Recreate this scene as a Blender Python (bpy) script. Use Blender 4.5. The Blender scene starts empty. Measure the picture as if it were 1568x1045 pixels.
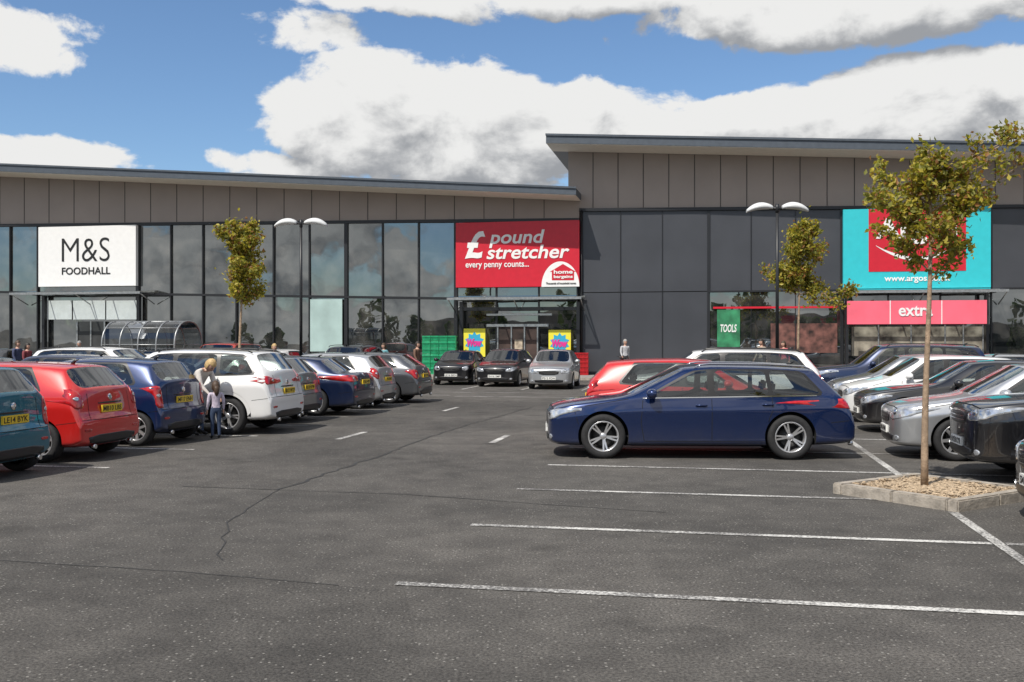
import bpy, bmesh, math, random
from mathutils import Vector, Matrix
from mathutils.bvhtree import BVHTree
random.seed(7)
scene=bpy.context.scene
scene.view_settings.view_transform='Standard'; scene.view_settings.look='None'; scene.view_settings.exposure=0
R=math.radians
A=R(11.0); CA,SA=math.cos(A),math.sin(A)
CAMH=1.8; F=1524.0
def P(a,b): return (a*CA+b*SA, -a*SA+b*CA)      # car-park grid -> world
def G(px,py):                                     # surveyed ground point
    Z=CAMH*F/(py-522.0); return ((px-784)*Z/F, Z)
# ------------------------------------------------------------------ materials
MATS={}
def pm(name,col,rough=.5,metal=0,var=0.0,nscale=4,bump=0,coat=0,spec=.5,bscale=None,col2=None):
    if name in MATS: return MATS[name]
    m=bpy.data.materials.new(name); m.use_nodes=True
    nt=m.node_tree; b=nt.nodes['Principled BSDF']
    b.inputs['Roughness'].default_value=rough; b.inputs['Metallic'].default_value=metal
    b.inputs['Coat Weight'].default_value=coat; b.inputs['Coat Roughness'].default_value=.04
    b.inputs['Specular IOR Level'].default_value=spec
    b.inputs['Base Color'].default_value=(*col,1)
    if var>0 or bump>0 or col2:
        tc=nt.nodes.new('ShaderNodeTexCoord')
        nz=nt.nodes.new('ShaderNodeTexNoise'); nz.inputs['Scale'].default_value=nscale; nz.inputs['Detail'].default_value=6
        nt.links.new(tc.outputs['Object'],nz.inputs['Vector'])
        rp=nt.nodes.new('ShaderNodeValToRGB')
        c2=col2 or col
        rp.color_ramp.elements[0].position=.3; rp.color_ramp.elements[1].position=.7
        rp.color_ramp.elements[0].color=(*[max(0,c*(1-var)) for c in col],1)
        rp.color_ramp.elements[1].color=(*[min(1,c*(1+var)) for c in c2],1)
        nt.links.new(nz.outputs['Fac'],rp.inputs['Fac']); nt.links.new(rp.outputs['Color'],b.inputs['Base Color'])
        if bump>0:
            n2=nt.nodes.new('ShaderNodeTexNoise'); n2.inputs['Scale'].default_value=bscale or nscale*4; n2.inputs['Detail'].default_value=4
            nt.links.new(tc.outputs['Object'],n2.inputs['Vector'])
            bp=nt.nodes.new('ShaderNodeBump'); bp.inputs['Strength'].default_value=bump; bp.inputs['Distance'].default_value=.02
            nt.links.new(n2.outputs['Fac'],bp.inputs['Height']); nt.links.new(bp.outputs['Normal'],b.inputs['Normal'])
    MATS[name]=m; return m
def glass_mat(name,tint,ior=1.5,refl_min=0.05,dark=.0):
    if name in MATS: return MATS[name]
    m=bpy.data.materials.new(name); m.use_nodes=True; nt=m.node_tree; nt.nodes.clear()
    out=nt.nodes.new('ShaderNodeOutputMaterial'); tr=nt.nodes.new('ShaderNodeBsdfTransparent'); tr.inputs[0].default_value=(*tint,1)
    gl=nt.nodes.new('ShaderNodeBsdfGlossy'); gl.inputs['Roughness'].default_value=.015; gl.inputs['Color'].default_value=(.95,.97,1,1)
    fr=nt.nodes.new('ShaderNodeFresnel'); fr.inputs['IOR'].default_value=ior
    mp=nt.nodes.new('ShaderNodeMath'); mp.operation='MULTIPLY_ADD'; mp.inputs[1].default_value=1.3; mp.inputs[2].default_value=refl_min
    nt.links.new(fr.outputs[0],mp.inputs[0])
    mx=nt.nodes.new('ShaderNodeMixShader'); nt.links.new(mp.outputs[0],mx.inputs[0]); nt.links.new(tr.outputs[0],mx.inputs[1]); nt.links.new(gl.outputs[0],mx.inputs[2])
    nt.links.new(mx.outputs[0],out.inputs[0]); MATS[name]=m; return m
def paint(name,col,metal=.35,rough=.32):
    key='car_paint_'+name
    if key in MATS: return MATS[key]
    m=bpy.data.materials.new(key); m.use_nodes=True; nt=m.node_tree; b=nt.nodes['Principled BSDF']
    b.inputs['Roughness'].default_value=rough; b.inputs['Metallic'].default_value=metal
    b.inputs['Coat Weight'].default_value=1; b.inputs['Coat Roughness'].default_value=.02; b.inputs['Coat IOR'].default_value=1.6
    tc=nt.nodes.new('ShaderNodeTexCoord'); sp=nt.nodes.new('ShaderNodeSeparateXYZ'); nt.links.new(tc.outputs['Object'],sp.inputs[0])
    nz=nt.nodes.new('ShaderNodeTexNoise'); nz.inputs['Scale'].default_value=5; nz.inputs['Detail'].default_value=6; nt.links.new(tc.outputs['Object'],nz.inputs['Vector'])
    mr=nt.nodes.new('ShaderNodeMapRange'); mr.inputs['From Min'].default_value=.15; mr.inputs['From Max'].default_value=.55; mr.inputs['To Min'].default_value=.42; mr.inputs['To Max'].default_value=.01
    nt.links.new(sp.outputs['Z'],mr.inputs['Value'])
    mu=nt.nodes.new('ShaderNodeMath'); mu.operation='MULTIPLY'; nt.links.new(mr.outputs[0],mu.inputs[0]); nt.links.new(nz.outputs['Fac'],mu.inputs[1])
    mx=nt.nodes.new('ShaderNodeMix'); mx.data_type='RGBA'; mx.inputs[6].default_value=(*col,1); mx.inputs[7].default_value=(.11,.10,.09,1)
    nt.links.new(mu.outputs[0],mx.inputs[0]); nt.links.new(mx.outputs[2],b.inputs['Base Color'])
    MATS[key]=m; return m
M_glass=glass_mat('car_glass',(.60,.65,.63),1.5,.05)
M_trim=pm('black_trim',(.012,.012,.013),.35,var=.2)
M_arch=pm('arch_liner',(.008,.008,.008),.9)
M_tyre=pm('tyre_rubber',(.018,.018,.019),.8,var=.3,nscale=20)
M_alloy=pm('alloy_wheel',(.62,.62,.63),.28,.75,var=.1)
M_dark=pm('dark_metal',(.03,.03,.03),.5,.3)
M_lamp=pm('headlamp',(.55,.57,.60),.12,.6,var=.35,nscale=14,coat=1)
M_chrome=pm('chrome',(.75,.75,.76),.12,1)
M_red=pm('tail_lamp',(.42,.01,.012),.15,0,var=.4,nscale=12,coat=1)
M_py=pm('plate_yellow',(.72,.50,.03),.4); M_pw=pm('plate_white',(.75,.75,.72),.4)
M_int=pm('car_interior',(.03,.03,.032),.8,var=.3)
M_char=pm('plate_characters',(.01,.01,.01),.5)
M_orange=pm('indicator_amber',(.6,.2,.02),.2,coat=1)
# ------------------------------------------------------------------ object helpers
COL=scene.collection
def link(o): COL.objects.link(o); return o
def empty(name,loc=(0,0,0),rz=0):
    e=bpy.data.objects.new(name,None); e.empty_display_size=.3; link(e); e.location=loc; e.rotation_euler=(0,0,rz); return e
def mobj(name,me,parent=None,loc=(0,0,0),rot=(0,0,0)):
    o=bpy.data.objects.new(name,me); link(o); o.location=loc; o.rotation_euler=rot
    if parent: o.parent=parent
    return o
def me_from(bm,name,mats,smooth=False,ang=None):
    me=bpy.data.meshes.new(name); bm.to_mesh(me); bm.free()
    for m in mats: me.materials.append(m)
    if smooth:
        me.shade_smooth()
        if ang: me.set_sharp_from_angle(angle=R(ang))
    return me
def bbox(bm,x0,x1,y0,y1,z0,z1,mat=0):
    vs=[bm.verts.new((x,y,z)) for x in (x0,x1) for y in (y0,y1) for z in (z0,z1)]
    q=[(0,1,3,2),(4,6,7,5),(0,4,5,1),(2,3,7,6),(0,2,6,4),(1,5,7,3)]
    fs=[bm.faces.new([vs[i] for i in f]) for f in q]
    for f in fs: f.material_index=mat
    return vs,fs
def box(name,x0,x1,y0,y1,z0,z1,mat,parent=None,bev=0):
    bm=bmesh.new(); bbox(bm,x0,x1,y0,y1,z0,z1)
    if bev: bmesh.ops.bevel(bm,geom=bm.edges[:],offset=bev,segments=2,affect='EDGES')
    bmesh.ops.recalc_face_normals(bm,faces=bm.faces[:])
    return mobj(name,me_from(bm,name,[mat]),parent)
def prism(name,poly,y0,y1,mat,parent=None):      # poly in xz, extruded along y
    bm=bmesh.new(); a=[bm.verts.new((x,y0,z)) for x,z in poly]; b=[bm.verts.new((x,y1,z)) for x,z in poly]
    bm.faces.new(a); bm.faces.new(b[::-1]); n=len(poly)
    for i in range(n): bm.faces.new((a[i],b[i],b[(i+1)%n],a[(i+1)%n]))
    bmesh.ops.recalc_face_normals(bm,faces=bm.faces[:])
    return mobj(name,me_from(bm,name,[mat]),parent)
def tube(bm,pts,rad,seg=8,mat=0,cap=True):
    pts=[Vector(p) for p in pts]; rings=[]
    for i,p in enumerate(pts):
        d=(pts[min(i+1,len(pts)-1)]-pts[max(i-1,0)]).normalized()
        u=d.orthogonal().normalized() if i==0 else (u-d*u.dot(d)).normalized()
        v=d.cross(u); r=rad[i] if isinstance(rad,(list,tuple)) else rad
        rings.append([bm.verts.new(p+u*r*math.cos(2*math.pi*k/seg)+v*r*math.sin(2*math.pi*k/seg)) for k in range(seg)])
    for i in range(len(rings)-1):
        for k in range(seg):
            f=bm.faces.new((rings[i][k],rings[i][(k+1)%seg],rings[i+1][(k+1)%seg],rings[i+1][k])); f.material_index=mat; f.smooth=True
    if cap:
        f=bm.faces.new(rings[0][::-1]); f.material_index=mat; f=bm.faces.new(rings[-1]); f.material_index=mat
def lathe(bm,prof,seg=40,mat=0,axis='Y',close=False):
    rings=[]
    for r,h in prof:
        rings.append([bm.verts.new((r*math.cos(2*math.pi*k/seg),h,r*math.sin(2*math.pi*k/seg)) if axis=='Y' else (r*math.cos(2*math.pi*k/seg),r*math.sin(2*math.pi*k/seg),h)) for k in range(seg)])
    n=len(rings)
    for i in range(n if close else n-1):
        a=rings[i]; b=rings[(i+1)%n]
        for k in range(seg):
            f=bm.faces.new((a[k],a[(k+1)%seg],b[(k+1)%seg],b[k])); f.material_index=mat; f.smooth=True
def eval_mesh(o):
    dg=bpy.context.evaluated_depsgraph_get(); dg.update()
    return bpy.data.meshes.new_from_object(o.evaluated_get(dg))
def text_mesh(body,name,mat,bold=0,shear=0,ext=.01):
    cu=bpy.data.curves.new(name,'FONT'); cu.body=body; cu.size=1; cu.extrude=ext; cu.offset=bold; cu.shear=shear; cu.resolution_u=4
    o=bpy.data.objects.new('tmp',cu); link(o); me=eval_mesh(o); bpy.data.objects.remove(o)
    me.materials.clear(); me.materials.append(mat); return me
def fit_text(body,name,mat,parent,x0,x1,z0,z1,y,bold=0,shear=0,th=.03):
    me=text_mesh(body,name,mat,bold,shear,.5)
    xs=[v.co.x for v in me.vertices]; ys=[v.co.y for v in me.vertices]
    a,b,c,d=min(xs),max(xs),min(ys),max(ys)
    for v in me.vertices:
        x=(v.co.x-a)/(b-a); zz=(v.co.y-c)/(d-c)
        v.co=(x0+(x1-x0)*x, y-(v.co.z)*th, z0+(z1-z0)*zz)
    return mobj(name,me,parent)
# ------------------------------------------------------------------ CARS
def car_cols(T):
    L,W,H=T['L'],T['W'],T['H']; cl=T['cl']; hz=T['hz']; cz=T['cz']; co=T['cowl']; ws=T['ws']; bp=T['bp']; cp=T['cp']; re=T['re']; rb=T['rb']; rz=T['rz']; bz=T['bz']; wr=T['wr']
    lerp=lambda a,b,t:a+(b-a)*t
    bl=lambda s: lerp(cz,rz,(s-co)/(rb-co))
    C=[]
    def c(sl,su,zb,zbelt,zt,w,wr_,cab,bow): C.append((L/2-sl,L/2-su,zb,zbelt,zt,w,wr_,cab,bow))
    c(0,0,cl+.08,hz-.12,hz-.11,W*.68,0,0,.10)
    c(.05,.07,cl+.0,hz-.03,hz-.02,W*.87,0,0,.10)
    c(.30,.28,cl-.01,lerp(hz,cz,.25),lerp(hz,cz,.30),W*.975,0,0,.07)
    s=lerp(.36,co,.6); c(s,s,cl-.01,lerp(hz,cz,.74),lerp(hz,cz,.80),W*.99,0,0,.06)
    c(co,co-.02,cl-.01,cz,cz+.01,W,0,0,.12)
    sl=lerp(co,ws,.62); c(sl,ws,cl-.01,bl(sl),H-.035,W,wr*.98,1,.09)
    s=bp-.045; c(s,s+.02,cl-.01,bl(s),H-.002,W,wr,1,0)
    s=bp+.05; c(s,s+.02,cl-.01,bl(s),H,W,wr,1,0)
    s=cp-.03; c(s,s-.05,cl-.01,bl(s)+.005,H-.01,W,wr,1,0)
    s=cp+.07; c(s,s-.06,cl-.01,bl(s)+.01,H-.015,W*.995,wr*.99,1,0)
    sl=lerp(re,rb,.40); c(sl,re,cl+.02,bl(sl)+.02,H-.050,W*.98,wr*.95,1,-.06)
    if T.get('deck'):
        c(rb,rb,cl+.02,rz,rz+.01,W*.965,0,0,-.10)
        dk=T['deck']; c(L-.20,L-.22,cl+.05,dk,dk+.0,W*.945,0,0,-.08)
        c(L-.06,L-.07,cl+.06,dk-.05,dk-.04,W*.91,0,0,-.07)
        c(L-.0,L-.0,cl+.09,bz,bz+.01,W*.89,0,0,-.06)
        c(L,L,cl+.14,bz-.10,bz-.09,W*.80,0,0,-.06)
    else:
        c(rb,rb,cl+.03,rz,rz+.01,W*.96,0,0,-.08)
        c(L-.09,L-.09,cl+.05,rz-.17,rz-.16,W*.94,0,0,-.07)
        c(L-.035,L-.06,cl+.07,bz+.02,bz+.03,W*.92,0,0,-.07)
        c(L-.0,L-.0,cl+.09,bz-.03,bz-.02,W*.90,0,0,-.06)
        c(L,L,cl+.13,bz-.15,bz-.14,W*.82,0,0,-.06)
    return C
def chaikin(p,n=2,t=.2):
    for _ in range(n):
        q=[]
        for i in range(len(p)):
            a=p[i];b=p[(i+1)%len(p)]
            q+= [(a[0]*(1-t)+b[0]*t,a[1]*(1-t)+b[1]*t),(a[0]*t+b[0]*(1-t),a[1]*t+b[1]*(1-t))]
        p=q
    return p
def cut_convex(bm,poly,side,zmin,mat):
    """cut a convex side-view outline (x,z) into the body side and give it a material"""
    cx=sum(p[0] for p in poly)/len(poly); cz=sum(p[1] for p in poly)/len(poly)
    xa,xb=min(p[0] for p in poly)-.1,max(p[0] for p in poly)+.1
    bm.normal_update()
    def okf(f):
        return all(v.co.y*side>.02 for v in f.verts) and abs(f.normal.y)>.28 and any(v.co.z>zmin for v in f.verts) and any(xa<v.co.x<xb for v in f.verts)
    S=[f for f in bm.faces if okf(f)]
    n=len(poly)
    for i in range(n):
        a=poly[i];b=poly[(i+1)%n]; dx,dz=b[0]-a[0],b[1]-a[1]; l=math.hypot(dx,dz)
        if l<1e-5: continue
        no=Vector((dz/l,0,-dx/l))
        if no.dot(Vector((cx-a[0],0,cz-a[1])))<0: no=-no
        geom=list({v for f in S for v in f.verts})+list({e for f in S for e in f.edges})+S
        ret=bmesh.ops.bisect_plane(bm,geom=geom,dist=1e-5,plane_co=Vector((a[0],0,a[1])),plane_no=no)
        fs=[g for g in ret['geom'] if isinstance(g,bmesh.types.BMFace)]
        S=[f for f in fs if f.is_valid and (f.calc_center_median()-Vector((a[0],0,a[1]))).dot(no)>0]
    for f in S: f.material_index=mat
def build_body(T):
    cols=car_cols(T); W=T['W']; bm=bmesh.new(); cr=bm.edges.layers.float.new('crease_edge')
    VP=[];VN=[]
    for (xl,xu,zb,zbelt,zt,w,wr,cab,bow) in cols:
        zr=zbelt-zb
        yz=[(0,zb),(w*.80,zb),(w*.962,zb+.06),(w*.972,zb+.38*zr),(w*1.0,zb+.74*zr),(w*.935,zbelt)]
        yz+= [(wr,zt-.06),(wr*.84,zt-.008),(0,zt+.014)] if cab else [(w*.84,zt+.008),(w*.48,zt+.03),(0,zt+.042)]
        p=[];n=[]
        for k,(y,z) in enumerate(yz):
            x=(xu if k>=6 else xl)+bow*(1-(y/W)**2)
            v=bm.verts.new((x,y,z)); p.append(v); n.append(v if k in(0,8) else bm.verts.new((x,-y,z)))
        VP.append(p);VN.append(n)
    groups={}; q=T.get('quarter',False)
    for i in range(len(cols)-1):
        for r in range(8):
            for side,V in((1,VP),(-1,VN)):
                f=bm.faces.new((V[i][r],V[i+1][r],V[i+1][r+1],V[i][r+1]))
                if r>=6 and i==4: groups.setdefault('ws',[]).append(f)
                if r>=6 and i==10: groups.setdefault('rw',[]).append(f)
    for ci in (0,len(cols)-1):
        bow=cols[ci][8]; xx=cols[ci][0]+bow; cv={}
        for r in (2,3,4,5): cv[r]=bm.verts.new((xx,0,VP[ci][r].co.z))
        for V in (VP,VN):
            bm.faces.new((V[ci][0],V[ci][1],V[ci][2],cv[2]))
            for r in(2,3,4): bm.faces.new((V[ci][r],V[ci][r+1],cv[r+1],cv[r]))
            bm.faces.new((V[ci][5],V[ci][6],V[ci][7],V[ci][8],cv[5]))
    bmesh.ops.recalc_face_normals(bm,faces=bm.faces[:])
    for V in(VP,VN):
        for i in range(len(cols)-1):
            for r,cval in((4,.65),(2,.4),(5,.3),(6,.3 if 4<i<10 else 0)):
                e=bm.edges.get((V[i][r],V[i+1][r]))
                if e and cval: e[cr]=cval
    for g,fs in groups.items():
        th=.045
        bmesh.ops.inset_region(bm,faces=fs,thickness=th,depth=-.005,use_even_offset=True,use_boundary=True)
        fset=set(fs)
        for f in fs: f.material_index=1
        for f in fs:
            for e in f.edges:
                if any(x not in fset for x in e.link_faces): e[cr]=1.0
    me=me_from(bm,'body',[M_trim,M_glass,M_trim,M_arch])
    o=mobj('tmp',me); md=o.modifiers.new('s','SUBSURF'); md.levels=3; md.render_levels=3
    m2=eval_mesh(o); bpy.data.objects.remove(o)
    xs=[v.co.x for v in m2.vertices]; ys=[v.co.y for v in m2.vertices]; zs=[v.co.z for v in m2.vertices]
    sx=T['L']/(max(xs)-min(xs)); cx=(max(xs)+min(xs))/2; sy=2*W/(max(ys)-min(ys)); z0,z1=min(zs),max(zs)
    for v in m2.vertices:
        t=(v.co.z-z0)/(z1-z0)
        v.co=((v.co.x-cx)*sx, v.co.y*sy, T['cl']+t*(T['H']-T['cl']))
    # side windows
    bm=bmesh.new(); bm.from_mesh(m2)
    L,H=T['L'],T['H']; co,ws,bp,cp,rb_,re,rz,cz=T['cowl'],T['ws'],T['bp'],T['cp'],T['rb'],T['re'],T['rz'],T['cz']
    X=lambda s:L/2-s
    bl=lambda s:cz+(rz-cz)*(s-co)/(rb_-co)+.0
    tp=lambda s:H-.095-(.035*max(0,(ws+.35-s)/.35) if s<ws+.35 else 0)-(.05*max(0,(s-cp)/(re-cp))**1.5 if s>cp else 0)
    if q: endt,endb=re-.20,re+.04
    elif T.get('deck'): endt,endb=cp-.02,cp+.40
    else: endt,endb=cp+.06,cp+.30
    sur=[(co+.20,bl(co+.2)-.015),(ws+.07,tp(ws+.07)+.02),(bp,tp(bp)+.022),(cp,tp(cp)+.022),(endt+.03,tp(endt)+.018),(endb+.05,bl(endb)+.05),(endb+.02,bl(endb)-.012)]
    wins=[[(co+.30,bl(co+.3)+.008),(ws+.13,tp(ws+.13)),(bp-.05,tp(bp)),(bp-.05,bl(bp)+.008)]]
    if T.get('doors',5)==3: wins.append([(bp+.05,bl(bp)+.01),(bp+.05,tp(bp)),(endt,tp(endt)-.01),(endb,bl(endb)+.05),(endb-.04,bl(endb)+.015)])
    elif q:
        wins.append([(bp+.05,bl(bp)+.008),(bp+.05,tp(bp)),(cp-.04,tp(cp)),(cp,bl(cp)+.01)])
        wins.append([(cp+.07,bl(cp)+.012),(cp+.03,tp(cp)),(endt,tp(endt)-.01),(endb,bl(endb)+.045),(endb-.05,bl(endb)+.015)])
    else: wins.append([(bp+.05,bl(bp)+.008),(bp+.05,tp(bp)),(endt,tp(endt)-.005),(endb,bl(endb)+.05),(endb-.04,bl(endb)+.015)])
    for side in(1,-1):
        cut_convex(bm,[(X(s),z) for s,z in chaikin(sur,1,.12)],side,cz-.12,2)
        for w in wins: cut_convex(bm,[(X(s),z) for s,z in chaikin(w,2,.10)],side,cz-.12,1)
    bm.to_mesh(m2); bm.free()
    o=mobj('tmp',m2)
    bm=bmesh.new()
    for wx in T['wx']:
        for sg in(1,-1):
            seg=56; rr=T['r']+.045; y0=sg*(W-.30); y1=sg*(W+.25)
            a=[bm.verts.new((wx+rr*math.cos(2*math.pi*k/seg),y0,T['r']+.005+rr*math.sin(2*math.pi*k/seg))) for k in range(seg)]
            b=[bm.verts.new((v.co.x,y1,v.co.z)) for v in a]
            bm.faces.new(a); bm.faces.new(b[::-1])
            for k in range(seg): bm.faces.new((a[k],b[k],b[(k+1)%seg],a[(k+1)%seg]))
    bmesh.ops.recalc_face_normals(bm,faces=bm.faces[:])
    for f in bm.faces: f.material_index=3
    c=mobj('cut',me_from(bm,'cut',[M_trim,M_glass,M_trim,M_arch]))
    md=o.modifiers.new('b','BOOLEAN'); md.object=c; md.operation='DIFFERENCE'; md.solver='EXACT'
    m3=eval_mesh(o); bpy.data.objects.remove(o); bpy.data.objects.remove(c)
    m3.shade_smooth(); m3.set_sharp_from_angle(angle=R(38))
    return m3
def caster(bvh,axis):
    def f(a,b):
        if axis=='F': o,d=Vector((6,a,b)),Vector((-1,0,0))
        elif axis=='B': o,d=Vector((-6,a,b)),Vector((1,0,0))
        elif axis=='L': o,d=Vector((a,4,b)),Vector((0,-1,0))
        else: o,d=Vector((a,-4,b)),Vector((0,1,0))
        h=bvh.ray_cast(o,d)
        if h[0] is None or (h[0]-o).length>5.2+(0 if axis in'FB' else -1):
            h=bvh.find_nearest(o+d*(4 if axis in 'FB' else 3.2))
        n=h[1]
        if n.dot(d)>0: n=-n
        return h[0],n
    return f
def patch(bm,bvh,outline,axis,mat,off=.006,k=5,sm=1):
    cast=caster(bvh,axis); o=chaikin(outline,sm)
    res=[]
    for i in range(len(o)):
        a=o[i];b=o[(i+1)%len(o)]; d=math.hypot(b[0]-a[0],b[1]-a[1]); m=max(1,int(d/.04))
        for j in range(m): res.append((a[0]+(b[0]-a[0])*j/m,a[1]+(b[1]-a[1])*j/m))
    cx=sum(p[0] for p in res)/len(res); cy=sum(p[1] for p in res)/len(res)
    def vert(p,of): h,n=cast(*p); return bm.verts.new(h+n*of)
    cen=vert((cx,cy),off); prev=None; n=len(res)
    for j in range(1,k+1):
        t=j/k; ring=[vert((cx+(p[0]-cx)*t,cy+(p[1]-cy)*t),off) for p in res]
        for i in range(n):
            if prev is None: f=bm.faces.new((cen,ring[i],ring[(i+1)%n]))
            else: f=bm.faces.new((prev[i],ring[i],ring[(i+1)%n],prev[(i+1)%n]))
            f.material_index=mat; f.smooth=True
        prev=ring
    ring=[vert((cx+(p[0]-cx)*1.02,cy+(p[1]-cy)*1.02),-.006) for p in res]
    for i in range(n):
        f=bm.faces.new((prev[i],ring[i],ring[(i+1)%n],prev[(i+1)%n])); f.material_index=mat
def ribbon(bm,bvh,pts,axis,mat,w=.008,off=.0015,step=.05):
    cast=caster(bvh,axis); res=[]
    for i in range(len(pts)-1):
        a=pts[i];b=pts[i+1]; m=max(1,int(math.hypot(b[0]-a[0],b[1]-a[1])/step))
        for j in range(m): res.append((a[0]+(b[0]-a[0])*j/m,a[1]+(b[1]-a[1])*j/m))
    res.append(pts[-1]); pv=None
    for i,p in enumerate(res):
        a=res[max(0,i-1)]; b=res[min(len(res)-1,i+1)]; dx,dy=b[0]-a[0],b[1]-a[1]; l=math.hypot(dx,dy) or 1
        nx,ny=-dy/l*w/2,dx/l*w/2
        h1,n1=cast(p[0]+nx,p[1]+ny); h2,n2=cast(p[0]-nx,p[1]-ny)
        q=(bm.verts.new(h1+n1*off),bm.verts.new(h2+n2*off))
        if pv: f=bm.faces.new((pv[0],q[0],q[1],pv[1])); f.material_index=mat; f.smooth=True
        pv=q
def mirror2(o): return [(-x,y) for x,y in o]
def build_details(T,body):
    bvh=BVHTree.FromPolygons([v.co for v in body.vertices],[p.vertices for p in body.polygons])
    bm=bmesh.new(); L,W,H=T['L'],T['W'],T['H']; hz=T['hz']; cl=T['cl']; rz=T['rz']; bz=T['bz']; x=lambda s:L/2-s
    h0=hz-.05
    hl=T.get('hl',[(.50,-.15),(.52,-.04),(.80,.02),(.93,.06),(.95,-.0),(.84,-.13)])
    hl=[(a*W,h0+b) for a,b in hl]
    for o in (hl,mirror2(hl)):
        patch(bm,bvh,o,'F',0)
        cx=sum(p[0] for p in o)/len(o)*.93; cy=sum(p[1] for p in o)/len(o)
        patch(bm,bvh,[(cx+.05*math.cos(t),cy+.045*math.sin(t)) for t in [k*.785 for k in range(8)]],'F',3,off=.012,k=3)
    g=T.get('grille',[(.40,-.20),(.44,-.05),(-.44,-.05),(-.40,-.20)])
    g=[(a*W,h0+b) for a,b in g]; patch(bm,bvh,g,'F',2,off=.004)
    z0=min(p[1] for p in g); z1=max(p[1] for p in g); nb=max(3,int((z1-z0)/.045)); gw=min(abs(p[0]) for p in g)
    for i in range(1,nb): zz=z0+(z1-z0)*i/nb; ribbon(bm,bvh,[(-gw*.93,zz),(gw*.93,zz)],'F',T.get('barmat',3),w=.010,off=.012)
    patch(bm,bvh,[(.60*W,cl+.08),(.62*W,cl+.20),(-.62*W,cl+.20),(-.60*W,cl+.08)],'F',2,off=.004)
    for s in(1,-1): patch(bm,bvh,[(s*(.74*W+.05*math.cos(t)),cl+.15+.04*math.sin(t)) for t in [k*.785 for k in range(8)]],'F',0,off=.01,k=3)
    ribbon(bm,bvh,[(-.80*W,hz-.035),(-.4*W,hz+.0),(.4*W,hz+.0),(.80*W,hz-.035)],'F',8,w=.009,off=.002)
    def plate(axis,z,mat):
        sx=1 if axis=='F' else -1
        hs=[caster(bvh,axis)(0,z+d)[0].x*sx for d in(-.05,0,.05)]; X=max(hs)*sx
        if sx>0: bbox(bm,X-.01,X+.016,-.26,.26,z-.056,z+.056,mat)
        else: bbox(bm,X-.016,X+.01,-.26,.26,z-.056,z+.056,mat)
        return X
    T['pf']=(plate('F',cl+.25,5),cl+.25)
    rpz=T.get('rpz',bz+.15 if not T.get('deck') else bz+.10)
    T['pr']=(plate('B',rpz,4),rpz)
    tl=T.get('tl',[(.62,-.30),(.66,-.07),(.90,-.04),(.95,-.12),(.93,-.34)])
    base=(T['deck'] if T.get('deck') else rz)
    tl=[(a*W,base+b) for a,b in tl]
    for o in(tl,mirror2(tl)):
        patch(bm,bvh,o,'B',1,off=.01)
        cx=sum(p[0] for p in o)/len(o); cy=sum(p[1] for p in o)/len(o)
        patch(bm,bvh,[(cx+.045*math.cos(t),cy+.03*math.sin(t)) for t in [k*.785 for k in range(8)]],'B',0,off=.016,k=2)
    patch(bm,bvh,[(.66*W,cl+.08),(.70*W,cl+.22),(-.70*W,cl+.22),(-.66*W,cl+.08)],'B',2,off=.005)
    for s in(1,-1): patch(bm,bvh,[(s*.62*W,cl+.28),(s*.62*W,cl+.32),(s*.8*W,cl+.32),(s*.8*W,cl+.28)],'B',1,off=.008,k=3)
    zt=base-.02 if not T.get('deck') else base-.03
    ribbon(bm,bvh,[(-.60*W,zt),(-.62*W,bz+.0),(.62*W,bz+.0),(.60*W,zt)],'B',8,w=.010)
    ribbon(bm,bvh,[(-.90*W,bz-.0),(-.62*W,bz-.0)],'B',8,w=.008); ribbon(bm,bvh,[(.62*W,bz-.0),(.90*W,bz-.0)],'B',8,w=.008)
    patch(bm,bvh,[(-.30,rpz+.075),(-.29,rpz+.10),(.29,rpz+.10),(.30,rpz+.075)],'B',3 if T.get('chromestrip') else 2,off=.012,k=2)
    patch(bm,bvh,[(.05*math.cos(t),rpz+.17+.05*math.sin(t)) for t in [k*.785 for k in range(8)]],'B',3,off=.012,k=2)
    for ax in('L','R'):
        co,ws,bp,cp,rb,re=T['cowl'],T['ws'],T['bp'],T['cp'],T['rb'],T['re']
        belt=lambda s:T['cz']+(rz-T['cz'])*(s-co)/(rb-co)-.02
        ds=co+.22
        ribbon(bm,bvh,[(x(ds),belt(ds)-.02),(x(ds-.03),.6*belt(ds)),(x(ds+.02),cl+.10),(x(bp),cl+.10),(x(bp),belt(bp)-.01)],ax,8,w=.010)
        rear=max(bp+.5,L/2-T['wx'][1]-T['r']+.02)
        if T.get('doors',5)==5:
            ribbon(bm,bvh,[(x(bp),cl+.10),(x(rear-.06),cl+.10),(x(rear-.0),T['r']+.28),(x(cp+.05),belt(cp)-.20),(x(cp+.05),belt(cp)-.01)],ax,8,w=.010)
        ribbon(bm,bvh,[(x(.50),hz-.25),(x(.44),hz-.04)],ax,8,w=.008)
        ribbon(bm,bvh,[(x(.60),hz+.03),(x(co),T['cz']-.02)],ax,8,w=.009)
        ribbon(bm,bvh,[(x(L-.10),bz-.02),(x(L-.42),bz-.06)],ax,8,w=.008)
        if T.get('clad'):
            ribbon(bm,bvh,[(T['wx'][0]-T['r']-.03,cl+.07),(T['wx'][1]+T['r']+.03,cl+.07)],ax,2,w=.13,off=.004)
            for wx in T['wx']:
                rr=T['r']+.08
                pts=[(wx+rr*math.cos(t),T['r']+rr*math.sin(t)) for t in [math.radians(d) for d in range(-12,193,8)]]
                ribbon(bm,bvh,pts,ax,2,w=.07,off=.006)
        else:
            ribbon(bm,bvh,[(T['wx'][0]-T['r']-.08,cl+.04),(T['wx'][1]+T['r']+.08,cl+.04)],ax,2,w=.05,off=.003)
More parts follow.
